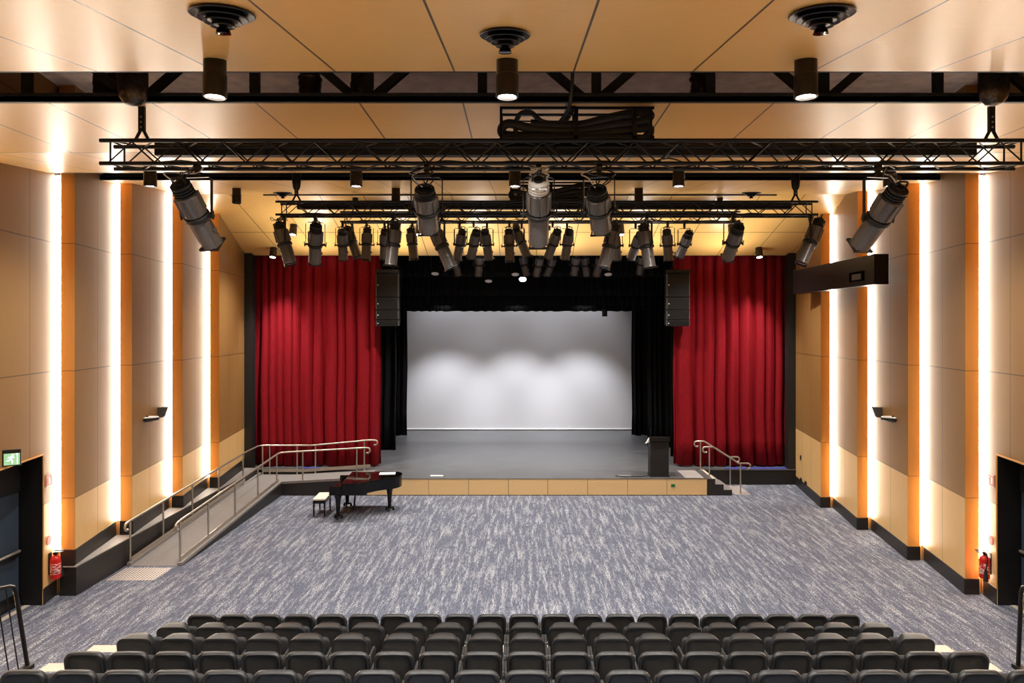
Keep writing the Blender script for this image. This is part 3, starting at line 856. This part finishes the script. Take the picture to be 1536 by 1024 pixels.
# ------------------------------------------------------------------ downlights / diffusers
def spot(loc, e, size, blend=.5, rot=(0,0,0), col=(1, .96, .90), r=.08):
    d = bpy.data.lights.new('lamp', 'SPOT'); d.energy = e; d.spot_size = math.radians(size); d.spot_blend = blend
    d.color = col; d.shadow_soft_size = r
    o = bpy.data.objects.new('lamp', d); C.objects.link(o); o.location = loc; o.rotation_euler = rot
    return o
def can(label, X, Y, h=.38, d=.21, lit=True, tilt=(0,0), lt=0, e=0, size=140, zc=None, blend=1.0):
    z = ceilZ(Y) if zc is None else zc
    t = thing('downlight', label, 'downlight', (X, Y, z), 0, 'cylindrical downlights')
    s_ = MB().lathe([(d/2*.97, .0), (d/2*.97, -h*.45), (d/2*1.02, -h*.46), (d/2*1.02, -h*.98), (d/2*.97, -h), (d/2*.86, -h), (d/2*.84, -h+.03)], 24)
    b = s_.build('housing', M['bronze'], t, (0, 0, .03), (tilt[0], tilt[1], 0))
    if lit:
        MB().lathe([(d/2*.82, -h+.022), (d/2*.82, -h+.026)], 24).build('lamp_disc', M['lamp'], b)
        L = spot((0, 0, -h-.02), e, size, blend, (lt, 0, 0)); L.parent = b
    else:
        MB().lathe([(d/2*.82, -h+.022), (d/2*.82, -h+.026)], 24).build('lens', M['black'], b)
E1 = 365
can('bronze cylinder downlight above the first ceiling slot, left one', -2.86, 6.4, e=E1)
can('bronze cylinder downlight above the first ceiling slot, centre one', -.12, 6.4, e=E1)
can('bronze cylinder downlight above the first ceiling slot, right one', 2.68, 6.4, e=E1)
for i, (x, l) in enumerate(((-6.5, 'far left near the wall'), (-2.88, 'left of centre'), (-.09, 'centre'), (2.79, 'right of centre'), (6.5, 'far right behind truss'))):
    can('bronze cylinder downlight just before the second slot, %s' % l, x, 12.0, e=E1)
for x, l in ((-6.85, 'left, close to the wall'), (-3.0, 'left of centre'), (2.87, 'right of centre')):
    can('unlit black cylinder under ceiling before the fold, %s' % l, x, 16.5, h=.4, lit=False)
for x, l in ((-6.76, 'leftmost'), (-3.0, 'second from left'), (-.12, 'central'), (3.0, 'behind the big right spotlight'), (6.32, 'rightmost')):
    can('small lit downlight in middle of the sloping far ceiling, %s' % l, x, 20.4, h=.36, d=.22, e=520, size=130, tilt=(-.3, 0), lt=.3)
for x, s in ((-7.97, -1), (7.72, 1)):
    can('small lit downlight by the %s red curtain top' % ('left' if s < 0 else 'right'), x, 22.1, h=.36, d=.22, e=420, size=62, tilt=(-.3, 0), lt=.44)
# rest of the house lights, behind the camera and out of frame
for x in (-6, -2, 2, 6):
    for y in (3.2, .2):
        can('ceiling downlight over the rear seats', x, y, e=E1)
def diffuser(label, X, Y, d=.44, slope=0.):
    t = thing('ceiling_diffuser', label, 'air diffuser', (X, Y, ceilZ(Y)), 0, 'round air diffusers')
    t.rotation_euler = (slope, 0, 0)
    for k, (r, z) in enumerate(((1, 0), (.78, -.026), (.58, -.052), (.38, -.078))):
        R = d/2*r
        MB().lathe([(R*.62, z+.03), (R*.9, z-.0), (R, z-.018), (R*.97, z-.024), (R*.78, z-.012), (R*.5, z-.02)], 32).build('ring', M['blacksat'], t)
    MB().lathe([(.03, -.10), (.05, -.13), (.055, -.15), (.02, -.155)], 16).build('hub', M['piano'], t)
sl1 = math.atan(.15)
diffuser('round glossy black air diffuser near the top left of ceiling', -2.16, 4.95, .46, sl1)
diffuser('round glossy black air diffuser at the middle of near ceiling', -.12, 5.5, .41, sl1)
diffuser('round glossy black air diffuser near the top right of ceiling', 2.19, 4.95, .46, sl1)
diffuser('small round black diffuser by the ceiling fold, left one', (424-CX)/F*17.9, 17.9, .5, .1)
diffuser('small round black diffuser by the ceiling fold, right one', (1127-CX)/F*17.9, 17.9, .5, .1)
# steel in the roof void, seen through slot
def roof_truss(label, Y, zb, zt):
    t = thing('roof_truss', label, 'roof truss', (0, Y, zb), 0, 'roof trusses')
    MB().box(-9, 9, 0, .1, 0, .12).build('bottom_chord', M['black'], t, smooth=0)
    MB().box(-9, 9, 0, .1, zt-zb, zt-zb+.12).build('top_chord', M['black'], t, smooth=0)
    x = -8.6; k = 0
    while x < 8.6:
        MB().box(x, x+.11, .02, .08, .1, zt-zb).build('post', M['black'], t, smooth=0)
        mb = MB(); bar(mb, (x+.1, .05, .1 if k % 2 else zt-zb), (x+1.25, .05, zt-zb if k % 2 else .1), .06, .10)
        mb.build('diagonal_brace', M['black'], t, smooth=0)
        x += 1.35; k += 1
roof_truss('black steel roof truss seen through the near ceiling slot', 8.05, 7.81, 8.9)
roof_truss('black steel roof truss seen through the far ceiling slot', 14.55, 8.4, 9.3)
for i, (px, l) in enumerate(((158, 'far left'), (465, 'left of centre'), (543, 'nearer the centre'), (1052, 'right of centre'))):
    mb = MB(); rn = random.Random(i); prof_ = [(.13+rn.uniform(-.012, .012)+(.012 if k % 2 else 0), k*.04) for k in range(24)]
    o = mb.lathe(prof_, 14).build('flexible_duct', M['duct'], None, ((px-CX)/F*8.35, 8.35, 7.95))
    tag(o, 'crinkled dark foil duct in the near ceiling slot, %s' % l, 'duct', 'flexible ducts')

# ------------------------------------------------------------------ speaker arrays
def array(label, px0, px1):
    Y = 22.3; x = ((px0+px1)/2-CX)/F*Y; zt = P(0, 409, Y).z
    t = thing('line_array_speaker', label, 'loudspeaker', (x, Y, zt), 0, 'hanging speaker stacks')
    w_ = (px1-px0)/F*Y
    MB().box(-w_/2-.03, w_/2+.03, -.05, .25, 0, .10).build('rigging_frame', M['blacksat'], t)
    mb = MB()
    for s in (-.2, .2): mb.tube([(s, .1, .1), (s*.3, .1, .75)], .012, 6)
    mb.build('suspension_chain', M['blacksat'], t)
    z = 0
    for h, tl in ((.80, .0), (.42, .02), (.32, .08), (.22, .2)):
        c = MB().box(-w_/2, w_/2, 0, .42, -h+.012, -.004).build('cabinet', M['speaker'], t, (0, 0, z), (tl*.5, 0, 0), bevel=.01)
        MB().box(-w_/2-.012, -w_/2+.004, -.01, .1, -h+.03, -.02).build('side_rail', M['armcap'], c)
        MB().box(w_/2-.004, w_/2+.012, -.01, .1, -h+.03, -.02).build('side_rail', M['armcap'], c)
        MB().lathe([(.02, 0), (.018, .01)], 10, mat=Matrix.Translation((-w_/2+.05, -.001, -h/2)) @ Matrix.Rotation(PI/2, 4, 'X')).build('badge', M['label_white'], c)
        z -= h
array('hanging stack of black speakers at left edge of stage opening', 564.5, 597)
array('hanging stack of black speakers at right edge of stage opening', 1001, 1034)

# ------------------------------------------------------------------ lectern, plates on stage
Y = 21.55; x = (987.5-CX)/F*Y
t = thing('lectern', 'black lectern standing at the right front of the stage', 'lectern', (x, Y, SZ))
MB().loops([[(-.29, -.2, 0.03), (.29, -.2, .03), (.29, .2, .03), (-.29, .2, .03)], [(-.29, -.2, 1.08), (.29, -.2, 1.08), (.29, .2, 1.0), (-.29, .2, 1.0)]]).build('cabinet', M['black'], t, bevel=.008)
MB().loops([[(-.31, -.24, 1.1), (.31, -.24, 1.1), (.31, .24, 1.02), (-.31, .24, 1.02)], [(-.31, -.24, 1.26), (.31, -.24, 1.26), (.31, .24, 1.1), (-.31, .24, 1.1)]]).build('desk_top', M['blacksat'], t, bevel=.008)
MB().box(-.31, .31, -.24, .24, 0, .03).build('base', M['black'], t)
MB().tube(spline([(-.25, -.1, 1.2), (-.27, -.12, 1.4), (-.24, -.05, 1.52)], 6), .007, 6).build('gooseneck_microphone', M['blacksat'], t)
MB().loops([[(-.36, -.1, 1.08), (-.30, -.1, 1.2), (-.30, .02, 1.2), (-.38, .02, 1.06)], [(-.40, -.1, 1.03), (-.31, -.1, 1.05), (-.31, .02, 1.05), (-.42, .02, 1.02)]]).build('paper_sheet', M['white'], t)
for px, l in ((655, 'small white floor plate on the stage edge behind the piano'), (937, 'small floor plate on the stage edge beside the lectern')):
    p = P(px, 713.5, 21.45)
    o = MB().box(-.2, .2, -.07, .07, 0, .02).build('floor_plate', M['white'] if px < 700 else M['grey'], None, (p.x, 21.45, SZ+.001), bevel=.004); tag(o, l, 'floor plate')
o = MB().tube(spline([(2.6+.75, 21.3, SZ+.012), (3.0, 21.45, SZ+.012), (3.7, 21.35, SZ+.012), (4.05, 21.5, SZ+.012)], 6), .012, 6).build('floor_cable', M['black'], None)
tag(o, 'black cable on the stage floor running to the lectern', 'cable')
mb = MB(); rn = random.Random(2)
o = MB().box(-1.1, 1.1, -.14, .12, 0, .006).build('blue_cloth_strip', M['blue'], None, (7.9, 22.66, SZ+.002)); tag(o, 'blue cloth strip on the platform under the right red curtain', 'cloth')
o = MB().box(-.35, .35, -.1, .1, 0, .006).build('blue_cloth_strip', M['blue'], None, (-7.0, 22.7, SZ+.002)); tag(o, 'blue cloth strip on the platform under the left red curtain', 'cloth')

# ------------------------------------------------------------------ piano
ang = math.radians(3)
pn = thing('grand_piano', 'glossy black grand piano on the carpet before the stage', 'piano', (-5.22, 19.85, 0), ang)
# local: u = +x away from keyboard, v = -y toward the camera (bass side y=0, treble side y=-1.5)
def outline(grow=0, kb=0.0):
    pts = [(kb, 0), (.9, .0), (1.45, -.02), (1.66, -.08), (1.78, -.22), (1.82, -.42), (1.78, -.62), (1.66, -.78), (1.50, -.88), (1.32, -.97), (1.15, -1.10), (1.02, -1.24), (.90, -1.38), (.76, -1.47), (.58, -1.5), (kb, -1.5)]
    q = [Vector((a, b, 0)) for a, b in pts]
    sm = [q[0]]+[p for p in spline(q[1:-1], 4)]+[q[-1]]
    cx_, cy_ = .8, -.7
    return [((p.x-cx_)*(1+grow)+cx_, (p.y-cy_)*(1+grow)+cy_) for p in sm]
MB().prism(outline(0, .32), .66, .955).build('case', M['piano'], pn, bevel=.01)
MB().prism(outline(.015, .34), .957, .985).build('lid', M['piano'], pn, bevel=.006)
MB().box(0, .33, -1.5, -1.40, .66, .90).build('key_arm', M['piano'], pn, bevel=.03)
MB().box(0, .33, -.10, 0, .66, .90).build('key_arm', M['piano'], pn, bevel=.03)
MB().box(-.02, .32, -1.4, -.1, .66, .71).build('key_bed', M['piano'], pn, bevel=.006)
MB().loops([[(.0, -1.39, .712), (.33, -1.39, .712), (.33, -.11, .712), (.0, -.11, .712)], [(.03, -1.39, .76), (.33, -1.39, .80), (.33, -.11, .80), (.03, -.11, .76)]]).build('fallboard', M['piano'], pn, bevel=.006)
lg = [(.22, -1.38), (.22, -.12), (1.50, -.62)]
for (x, y) in lg:
    l_ = MB().lathe([(.045, .10), (.05, .14), (.065, .4), (.085, .58), (.10, .62), (.10, .67)], 8).build('leg', M['piano'], pn, (x, y, 0))
    mb = MB()
    for k in range(3):
        a = k*2*PI/3+.5; mb.box(0, .12, -.02, .02, .07, .11, mat=Matrix.Rotation(a, 4, 'Z'))
        mb.lathe([(.035, -.012), (.035, .012)], 12, mat=Matrix.Rotation(a, 4, 'Z') @ Matrix.Translation((.11, 0, .036)) @ Matrix.Rotation(PI/2, 4, 'X'))
    mb.build('castor', M['blacksat'], l_)
mb = MB(); mb.box(.5, .56, -.85, -.65, .12, .2)
for y in (-.83, -.75, -.67): mb.tube([(.53, y, .16), (.58, y, .67)], .012, 6); mb.box(.42, .52, y-.015, y+.015, .12, .13)
mb.build('pedal_lyre', M['blacksat'], pn)
o = MB().box(-.25, .2, -.15, .15, 0, .008).build('lid_sheet', M['white'], None, (-3.78, 19.60, .99), (0,0,.1)); tag(o, 'pale sheet lying on the far end of the piano lid', 'paper')  # thin pale slab on the far end of the lid
bn = thing('piano_bench', 'small black piano bench with a cream cushion', 'bench', (-5.52, 19.05, 0), ang)
MB().box(-.17, .17, -.37, .37, .44, .50).build('cushion', M['cream'], bn, bevel=.02)
MB().box(-.17, .17, -.37, .37, .36, .438).build('seat_frame', M['piano'], bn, bevel=.004)
for sx in (-.145, .145):
    for sy in (-.34, .34):
        MB().loops([[(sx+a*.015, sy+b*.015, 0) for a, b in ((-1,-1), (1,-1), (1,1), (-1,1))], [(sx+a*.024, sy+b*.024, .37) for a, b in ((-1,-1), (1,-1), (1,1), (-1,1))]]).build('leg', M['piano'], bn)

# ------------------------------------------------------------------ seating tiers
ROWS = [  # Y, deck z, list of px centres, style
 (10.3, .06, [306+47.95*k for k in range(21)], 'a'),
 (9.36, .29, [262+57.6*k for k in range(6)]+[616+57.4*k for k in range(7)]+[1025.5+57.5*k for k in range(6)], 'b'),
 (8.44, .555, [205.6+64*k for k in range(6)]+[601+63.3*k for k in range(7)]+[1053.6+63.6*k for k in range(6)], 'b'),
 (7.5, .83, [131.7+65.8*k for k in range(21)], 'a'),
 (6.6, 1.08, [42+74.9*k for k in range(21)], 'a')]
nose = [11.03, 9.97, 9.02, 8.1, 7.2]
WX = 6.88
for i, (Y, z, _, _) in enumerate(ROWS):
    y1 = nose[i]; y0 = nose[i+1] if i < 4 else YB+.01
    t = thing('seating_tier', 'carpeted seating platform with pale front nosing, %s' % ['lowest, under the front row', 'under the second row', 'under the third row', 'under the fourth row', 'topmost, under the nearest row'][i], 'platform', (0, y0, 0), 0, 'seating platforms')
    MB().box(-WX, WX, 0.002, y1-y0, 0.001, z-.012).build('riser', M['base'], t, smooth=0)
    MB().box(-WX, WX, 0.002, y1-y0-.24, z-.012, z).build('deck_carpet', M['carpet'], t, smooth=0)
    MB().box(-WX, WX, y1-y0-.238, y1-y0, z-.012, z).build('nosing', M['pale'], t, smooth=0)

def rrect(w_, h_, r, n=5, arch=0.0):
    pts = []
    for cx_, cz_, a0 in ((w_/2-r, h_-r, 0), (-w_/2+r, h_-r, PI/2), (-w_/2+r*.6, r*.6, PI), (w_/2-r*.6, r*.6, 1.5*PI)):
        rr = r if cz_ > h_/2 else r*.6
        for k in range(n+1):
            a = a0+PI/2*k/n
            pts.append((cx_+rr*math.cos(a), cz_+rr*math.sin(a)))
    # arch along the top
    return [(x, z+arch*(1-(2*x/w_)**2)*(z/h_ if z > h_*.6 else 0)) for x, z in pts]
def dens(pts, m=3):
    out = []
    for i in range(len(pts)):
        a = pts[i]; b = pts[(i+1) % len(pts)]
        L = math.hypot(b[0]-a[0], b[1]-a[1]); k = max(1, int(L/.05))
        for j in range(k): out.append((a[0]+(b[0]-a[0])*j/k, a[1]+(b[1]-a[1])*j/k))
    return out
def backmesh(style):
    w_ = .435; h_ = .47
    if style == 'a': prof_ = [(.10, .02), (.03, .025), (.006, .035), (0, .05), (0, .066), (.008, .078)]; T0 = 0
    else: prof_ = None
    base = dens(rrect(w_, h_, .075, 5, .018)); cz = h_*.5
    def loop(ins, y, zs=0):
        L = []
        for x, z in base:
            fx = 1-2*ins/w_; fz = 1-2*ins/h_
            X = x*fx; Z = cz+(z-cz)*fz
            L.append((X, y-.35*X*X*1.0+zs, Z))
        return L
    m = MB()
    if style == 'a':
        # rear (toward -y) has a rim and sunken panel; front faces +y
        m.loops([loop(.17, .05), loop(.12, .046), loop(.06, .034), loop(.036, .014), loop(.026, -.006), loop(.012, -.01), loop(.003, -.002), loop(0, .012), loop(0, .04), loop(.01, .056), loop(.05, .062)])
    else:
        def lp(ins, y, tin):
            L = []
            for x, z in base:
                tt = max(0, (z-h_*.5)/(h_*.5))
                fx = 1-2*(ins+tin*tt)/w_
                L.append((x*fx, y-.3*x*x, cz+(z-cz)*(1-2*ins/h_)+tin*.10*tt))
            return L
        m.loops([lp(.1, .02, 0), lp(.03, .016, 0), lp(.014, .002, 0), lp(.0, .01, 0), lp(0, .035, .005), lp(.004, .09, .02), lp(.012, .14, .045), lp(.03, .17, .06), lp(.08, .18, .05)])
    return m.mesh('backrest', M['plastic'], 50)
BM_ = {k: backmesh(k) for k in 'ab'}
m = MB(); m.loops([[(x*.82, 0.0, z*.8+.03) for x, z in dens(rrect(.42, .42, .06))], [(x*.9, .015, z*.88+.01) for x, z in dens(rrect(.42, .42, .06))], [(x*.9, .07, z*.88+.01) for x, z in dens(rrect(.42, .42, .06))], [(x*.8, .085, z*.8+.03) for x, z in dens(rrect(.42, .42, .06))]])
SEAT = m.mesh('seat', M['pad'], 50)
m = MB(); m.box(-.014, .014, -.04, .2, .0, .035); m.box(-.012, .012, -.07, -.04, .0, .037, 1)
ARM = m.mesh('armrest', [M['black'], M['armcap']], 30)
m = MB(); m.box(-.017, .017, -.10, .22, .02, .555); m.box(-.016, .016, -.12, .12, 0, .02)
LEGM = m.mesh('leg', M['black'], 30)
HB = .82
def make_chair(style, s):
    r_ = bpy.data.objects.new('auditorium_seat', None); C.objects.link(r_); r_.empty_display_size = .1
    z0 = HB-.475
    link('backrest', BM_[style], r_, Matrix.Translation((0, 0, z0)) @ Matrix.Rotation(math.radians(9), 4, 'X'))
    link('seat', SEAT, r_, Matrix.Translation((0, .24 if style == 'b' else .13, .30)) @ Matrix.Rotation(math.radians(4), 4, 'X'))
    for sg in (-1, 1):
        link('armrest', ARM, r_, Matrix.Translation((sg*(s/2-.019), .02, .56)))
        link('leg', LEGM, r_, Matrix.Translation((sg*(s/2-.019), .04, 0)))
    return r_
rowname = ['front row, farthest from camera', 'second row', 'third row', 'fourth row', 'nearest row']
for ri, (Y, z, pxs, style) in enumerate(ROWS):
    sp_ = (pxs[1]-pxs[0])/F*Y
    proto = None
    for ci, px in enumerate(pxs):
        o = make_chair(style, sp_) if proto is None else copy_tree(proto)
        if proto is None: proto = o
        o.location = ((px-CX)/F*Y, Y, z+.001)
        n = len(pxs)
        if ci == 0: w1 = 'leftmost seat'
        elif ci == n-1: w1 = 'rightmost seat'
        elif ci <= n//2: w1 = ORD[ci]+' seat from left'
        else: w1 = ORD[n-1-ci]+' seat from right'
        st_ = 'black padded' if style == 'b' else 'black'
        tag(o, '%s auditorium seat, %s in the %s' % (st_, w1, rowname[ri]), 'seat', 'auditorium seats')
# balustrades beside the tiers
def balustrade(label, base, lean_, s):
    t = thing('balustrade', label, 'railing', base, 0, 'black balustrades')
    r = .022; top = 1.2
    L = Vector((lean_, 0, 0))
    def up(y, z): return Vector((lean_*z/top, y, z))
    path = [up(0, 0), up(0, top-.1), up(-.03, top-.02), up(-.1, top+.02), up(-1.4, top+.3)]
    MB().tube(path, .03, 8).build('frame_rail', M['blacksat'], t, smooth=60)
    for k in range(1, 8):
        MB().tube([up(-.17*k, .02+.05*k), up(-.17*k, top+.0+.035*k)], .009, 6).build('baluster', M['blacksat'], t)
    MB().cbox((0, -.05, .03), (.12, .2, .06)).build('base_bracket', M['blacksat'], t)
p = P(42, 1003, 9.8); balustrade('black metal balustrade beside the seating at bottom left corner', (p.x, 9.8, .29), -.19, -1)
p = P(1527, 1003, 9.8); balustrade('black metal balustrade beside the seating at bottom right corner', (p.x, 9.8, .29), .05, 1)

# ------------------------------------------------------------------ wall items
def face_rot(s):
    # local -y is the outward normal of the tooth face looking into the room; returns z rotation
    a = math.atan2(XO-XI, 2.04)
    return (PI/2+a) if s < 0 else (-PI/2-a)
def on_tooth(s, Y, k):
    ya = TIPS[k]; yb = TIPS[k-1] if k else 22.42
    x = (XI+(9.09-XI)*(Y-ya)/(22.5-ya)) if k == 0 else tooth_x(Y, ya, yb)
    return s*x
def extinguisher(label, s, Y):
    x = on_tooth(s, Y, 4)
    t = thing('fire_extinguisher', label, 'fire extinguisher', (x-s*.11, Y, .40), 0, 'fire extinguishers')
    t.rotation_euler = (0, 0, face_rot(s))
    MB().lathe([(.05, 0), (.088, .015), (.09, .05), (.09, .36), (.075, .41), (.03, .44), (.03, .47)], 20).build('cylinder', M['redcan'], t, smooth=50)
    MB().lathe([(.0895, .10), (.0915, .105), (.0915, .30), (.0895, .305)], 20).build('label', M['extlabel'], t)
    v = MB(); v.box(-.03, .03, -.03, .03, .46, .51); v.box(-.02, .02, -.16, .0, .53, .55); v.box(-.02, .02, -.14, .0, .50, .515)
    v.build('valve_handle', M['blacksat'], t)
    MB().tube(spline([(.03, 0, .5), (.14, -.02, .50), (.17, -.03, .35), (.14, -.04, .2)], 6), .012, 8).build('hose', M['black'], t)
    MB().lathe([(.02, .18), (.045, -.02), (.05, -.04)][::-1], 12, mat=Matrix.Translation((.14, -.04, .04))).build('horn', M['black'], t)
    MB().tube([(.1*math.cos(2*PI*k/14)-.02, .02-.1*0, .56+.035*math.sin(2*PI*k/14)) for k in range(15)], .006, 6).build('hanging_ring', M['steelwhite'], t)
    MB().box(-.05, .05, .085, .10, .1, .5).build('wall_bracket', M['blacksat'], t)
extinguisher('red fire extinguisher on the left wall beside the dark door', -1, 13.02)
extinguisher('red fire extinguisher on the right wall beside the dark door', 1, 13.02)
for s, sd in ((-1, 'left'), (1, 'right')):
    Y = 12.98; x = on_tooth(s, Y, 4)
    t = MB().lathe([(.085, 0), (.085, .008)], 24, mat=Matrix.Rotation(PI/2, 4, 'X')).build('round_sign', M['redsign'], None, (x-s*.004, Y, P(0, 810, Y).z), (0, 0, face_rot(s)))
    tag(t, 'round red marker sign above the extinguisher on %s wall' % sd, 'sign', 'wall signs')
    t = thing('location_sign', 'small white and red sign high above the extinguisher on %s wall' % sd, 'sign', (x-s*.006, Y, P(0, 720, Y).z), 0, 'wall signs')
    t.rotation_euler = (0, 0, face_rot(s))
    MB().box(-.11, .11, -.004, .002, -.11, .11).build('plate', M['label_white'], t)
    mb = MB(); mb.box(-.10, .10, -.008, -.004, .06, .10); mb.box(-.10, -.02, -.008, -.004, -.10, .05); mb.box(.07, .1, -.008, -.004, -.10, .06); mb.box(-.02, .1, -.008, -.004, -.10, -.07)
    mb.build('red_print', M['redsign'], t)
# exit sign
Y = 12.3; x = on_tooth(-1, 12.15, 4)
p = P(15, 688, 11.5)
t = thing('exit_sign', 'green running man exit sign above the left door', 'exit sign', (p.x, 11.5, p.z))
t.rotation_euler = (0, 0, math.radians(28))
MB().box(-.15, .15, -.0, .07, .11, .15).build('bracket', M['black'], t)
MB().box(-.15, .15, .002, .04, -.125, .11).build('frame', M['black'], t, bevel=.004)
MB().box(-.085, .135, -.004, .0, -.105, .09).build('panel', M['exit'], t)
mb = MB()
def seg(a, b, w_): 
    a = Vector((a[0], -.006, a[1])); b = Vector((b[0], -.006, b[1])); d = (b-a).normalized(); n = Vector((-d.z, 0, d.x))*w_/2
    mb.add([a-n, b-n, b+n, a+n, a-n+Vector((0,.002,0)), b-n+Vector((0,.002,0)), b+n+Vector((0,.002,0)), a+n+Vector((0,.002,0))], [(0,1,2,3), (7,6,5,4), (0,4,5,1), (1,5,6,2), (2,6,7,3), (3,7,4,0)])
mb.lathe([(.015, -.001), (.015, .001)], 12, mat=Matrix.Translation((.035, -.005, .06)) @ Matrix.Rotation(PI/2, 4, 'X'))
for a, b, w_ in (((.03,.045), (.01,-.005), .026), ((.01,-.005), (.035,-.04), .016), ((.035,-.04), (.03,-.08), .014), ((.01,-.005), (-.02,-.035), .016), ((-.02,-.035), (-.05,-.03), .014), ((.03,.035), (.06,.015), .012), ((.025,.035), (-.01,.03), .012), ((-.01,.03), (-.03,.005), .012), ((.1,.075), (.1,-.09), .012), ((.075,.075), (.11,.075), .012)):
    seg(a, b, w_)
mb.build('running_figure', M['exitw'], t)
# long black housing high on right wall
t = thing('screen_housing', 'long black box mounted high across the right wall fins', 'equipment box', (8.42, 18.25, 6.19))
MB().box(-.17, .17, -2.35, 2.38, 0, .71).build('casing', M['blacksat'], t, bevel=.01)
mb = MB()
for y in (-2.0, 0, 2.0): mb.box(.17, .225, y-.05, y+.05, .2, .5)
mb.build('wall_bracket', M['black'], t)
mb = MB(); mb.box(-.178, -.17, -1.9, -1.15, .12, .36)
mb.build('grille_opening', M['piano'], t)
mb = MB(); mb.box(-.186, -.178, -1.75, -1.3, .16, .30)
mb.build('lens_panel', M['armcap'], t)
# small fixtures on both walls
for s, sd in ((-1, 'left'), (1, 'right')):
    Y = 16.05; x = on_tooth(s, Y, 2)
    z = 5.2-138/1024*16.05
    t = thing('wall_shelf_speaker', 'small dark crescent fixture projecting from the %s wall' % sd, 'wall fixture', (x, Y, z), 0, 'crescent wall fixtures')
    t.rotation_euler = (0, 0, face_rot(s))
    pts = [(.2*math.cos(PI*k/12), -.28*math.sin(PI*k/12)) for k in range(13)]
    MB().loops([[(x_*.75, y_*.7, -.06) for x_, y_ in pts], [(x_, y_, -.02) for x_, y_ in pts], [(x_, y_, .03) for x_, y_ in pts]]).build('body', M['black'], t, bevel=.004)
    MB().prism([(x_*.97, y_*.97) for x_, y_ in pts], .031, .045).build('top_cap', M['white'], t)
    MB().box(-.02, .02, -.04, 0, .045, .075).build('bracket', M['blacksat'], t)
    Y = 16.85; x = on_tooth(s, Y, 2)
    z = 5.2-128/1024*16.85
    o = MB().loops([[(-.07, 0, -.13), (.07, 0, -.13), (.06, -.12, -.12), (-.06, -.12, -.12)], [(-.09, 0, .13), (.09, 0, .13), (.08, -.2, .13), (-.08, -.2, .13)]]).build('wall_speaker', M['armcap'], None, (x, Y, z), (0, 0, face_rot(s)), bevel=.006)
    tag(o, 'small grey tapered box fixed near the light strip on the %s wall' % sd, 'speaker', 'small wall boxes')
# outlets on the last right panel
def plate(label, px, py, w_, h_, mat):
    Y = 20.5
    for _ in range(30):
        x = on_tooth(1, Y, 0); Y = x*F/(px-CX)
    o = MB().box(-w_/2, w_/2, -.02, 0.0, -h_/2, h_/2).build('wall_plate', M[mat], None, (x-.004, Y, P(px, py, Y).z), (0, 0, face_rot(1)), bevel=.004); tag(o, label, 'wall plate', 'wall plates'); return o
plate('small black knob plate on the last right wall panel', 1201.5, 686, .12, .14, 'black')
plate('black socket plate low on right wall, farther of two', 1202, 719, .2, .1, 'black')
plate('black and green socket plate low on right wall, nearer of two', 1209, 724, .2, .1, 'blacksat')

# ------------------------------------------------------------------ stage lamps (bare lamps, no lanterns modelled)
for x in (-3.27, -.15, 2.72):
    spot((x, 28.25, 6.75), 620, 64, 1.0, (math.radians(21), 0, 0), (.96, .97, 1.0), .25)  # throws the three light pools on the screen
    spot((x, 25.3, 7.3), 600, 70, .8, (0, 0, 0), (.95, .96, 1), .15)  # added unseen lamp, brightens the stage floor
    spot((x, 29.95, 9.3), 300, 75, 1.0, (math.radians(8), 0, 0), (.95, .96, 1), .15)  # added unseen flood, lifts the dim top of the screen
# added fill lamps without fixtures, in mid-air, to brighten the sloping ceiling
for x in (-6.5, -3.9, -1.3, 1.3, 3.9, 6.5):
    for y in (19.5, 21.4):
        spot((x, y, 6.7), 60, 160, 1.0, (PI, 0, 0), (1, .96, .90), .3)
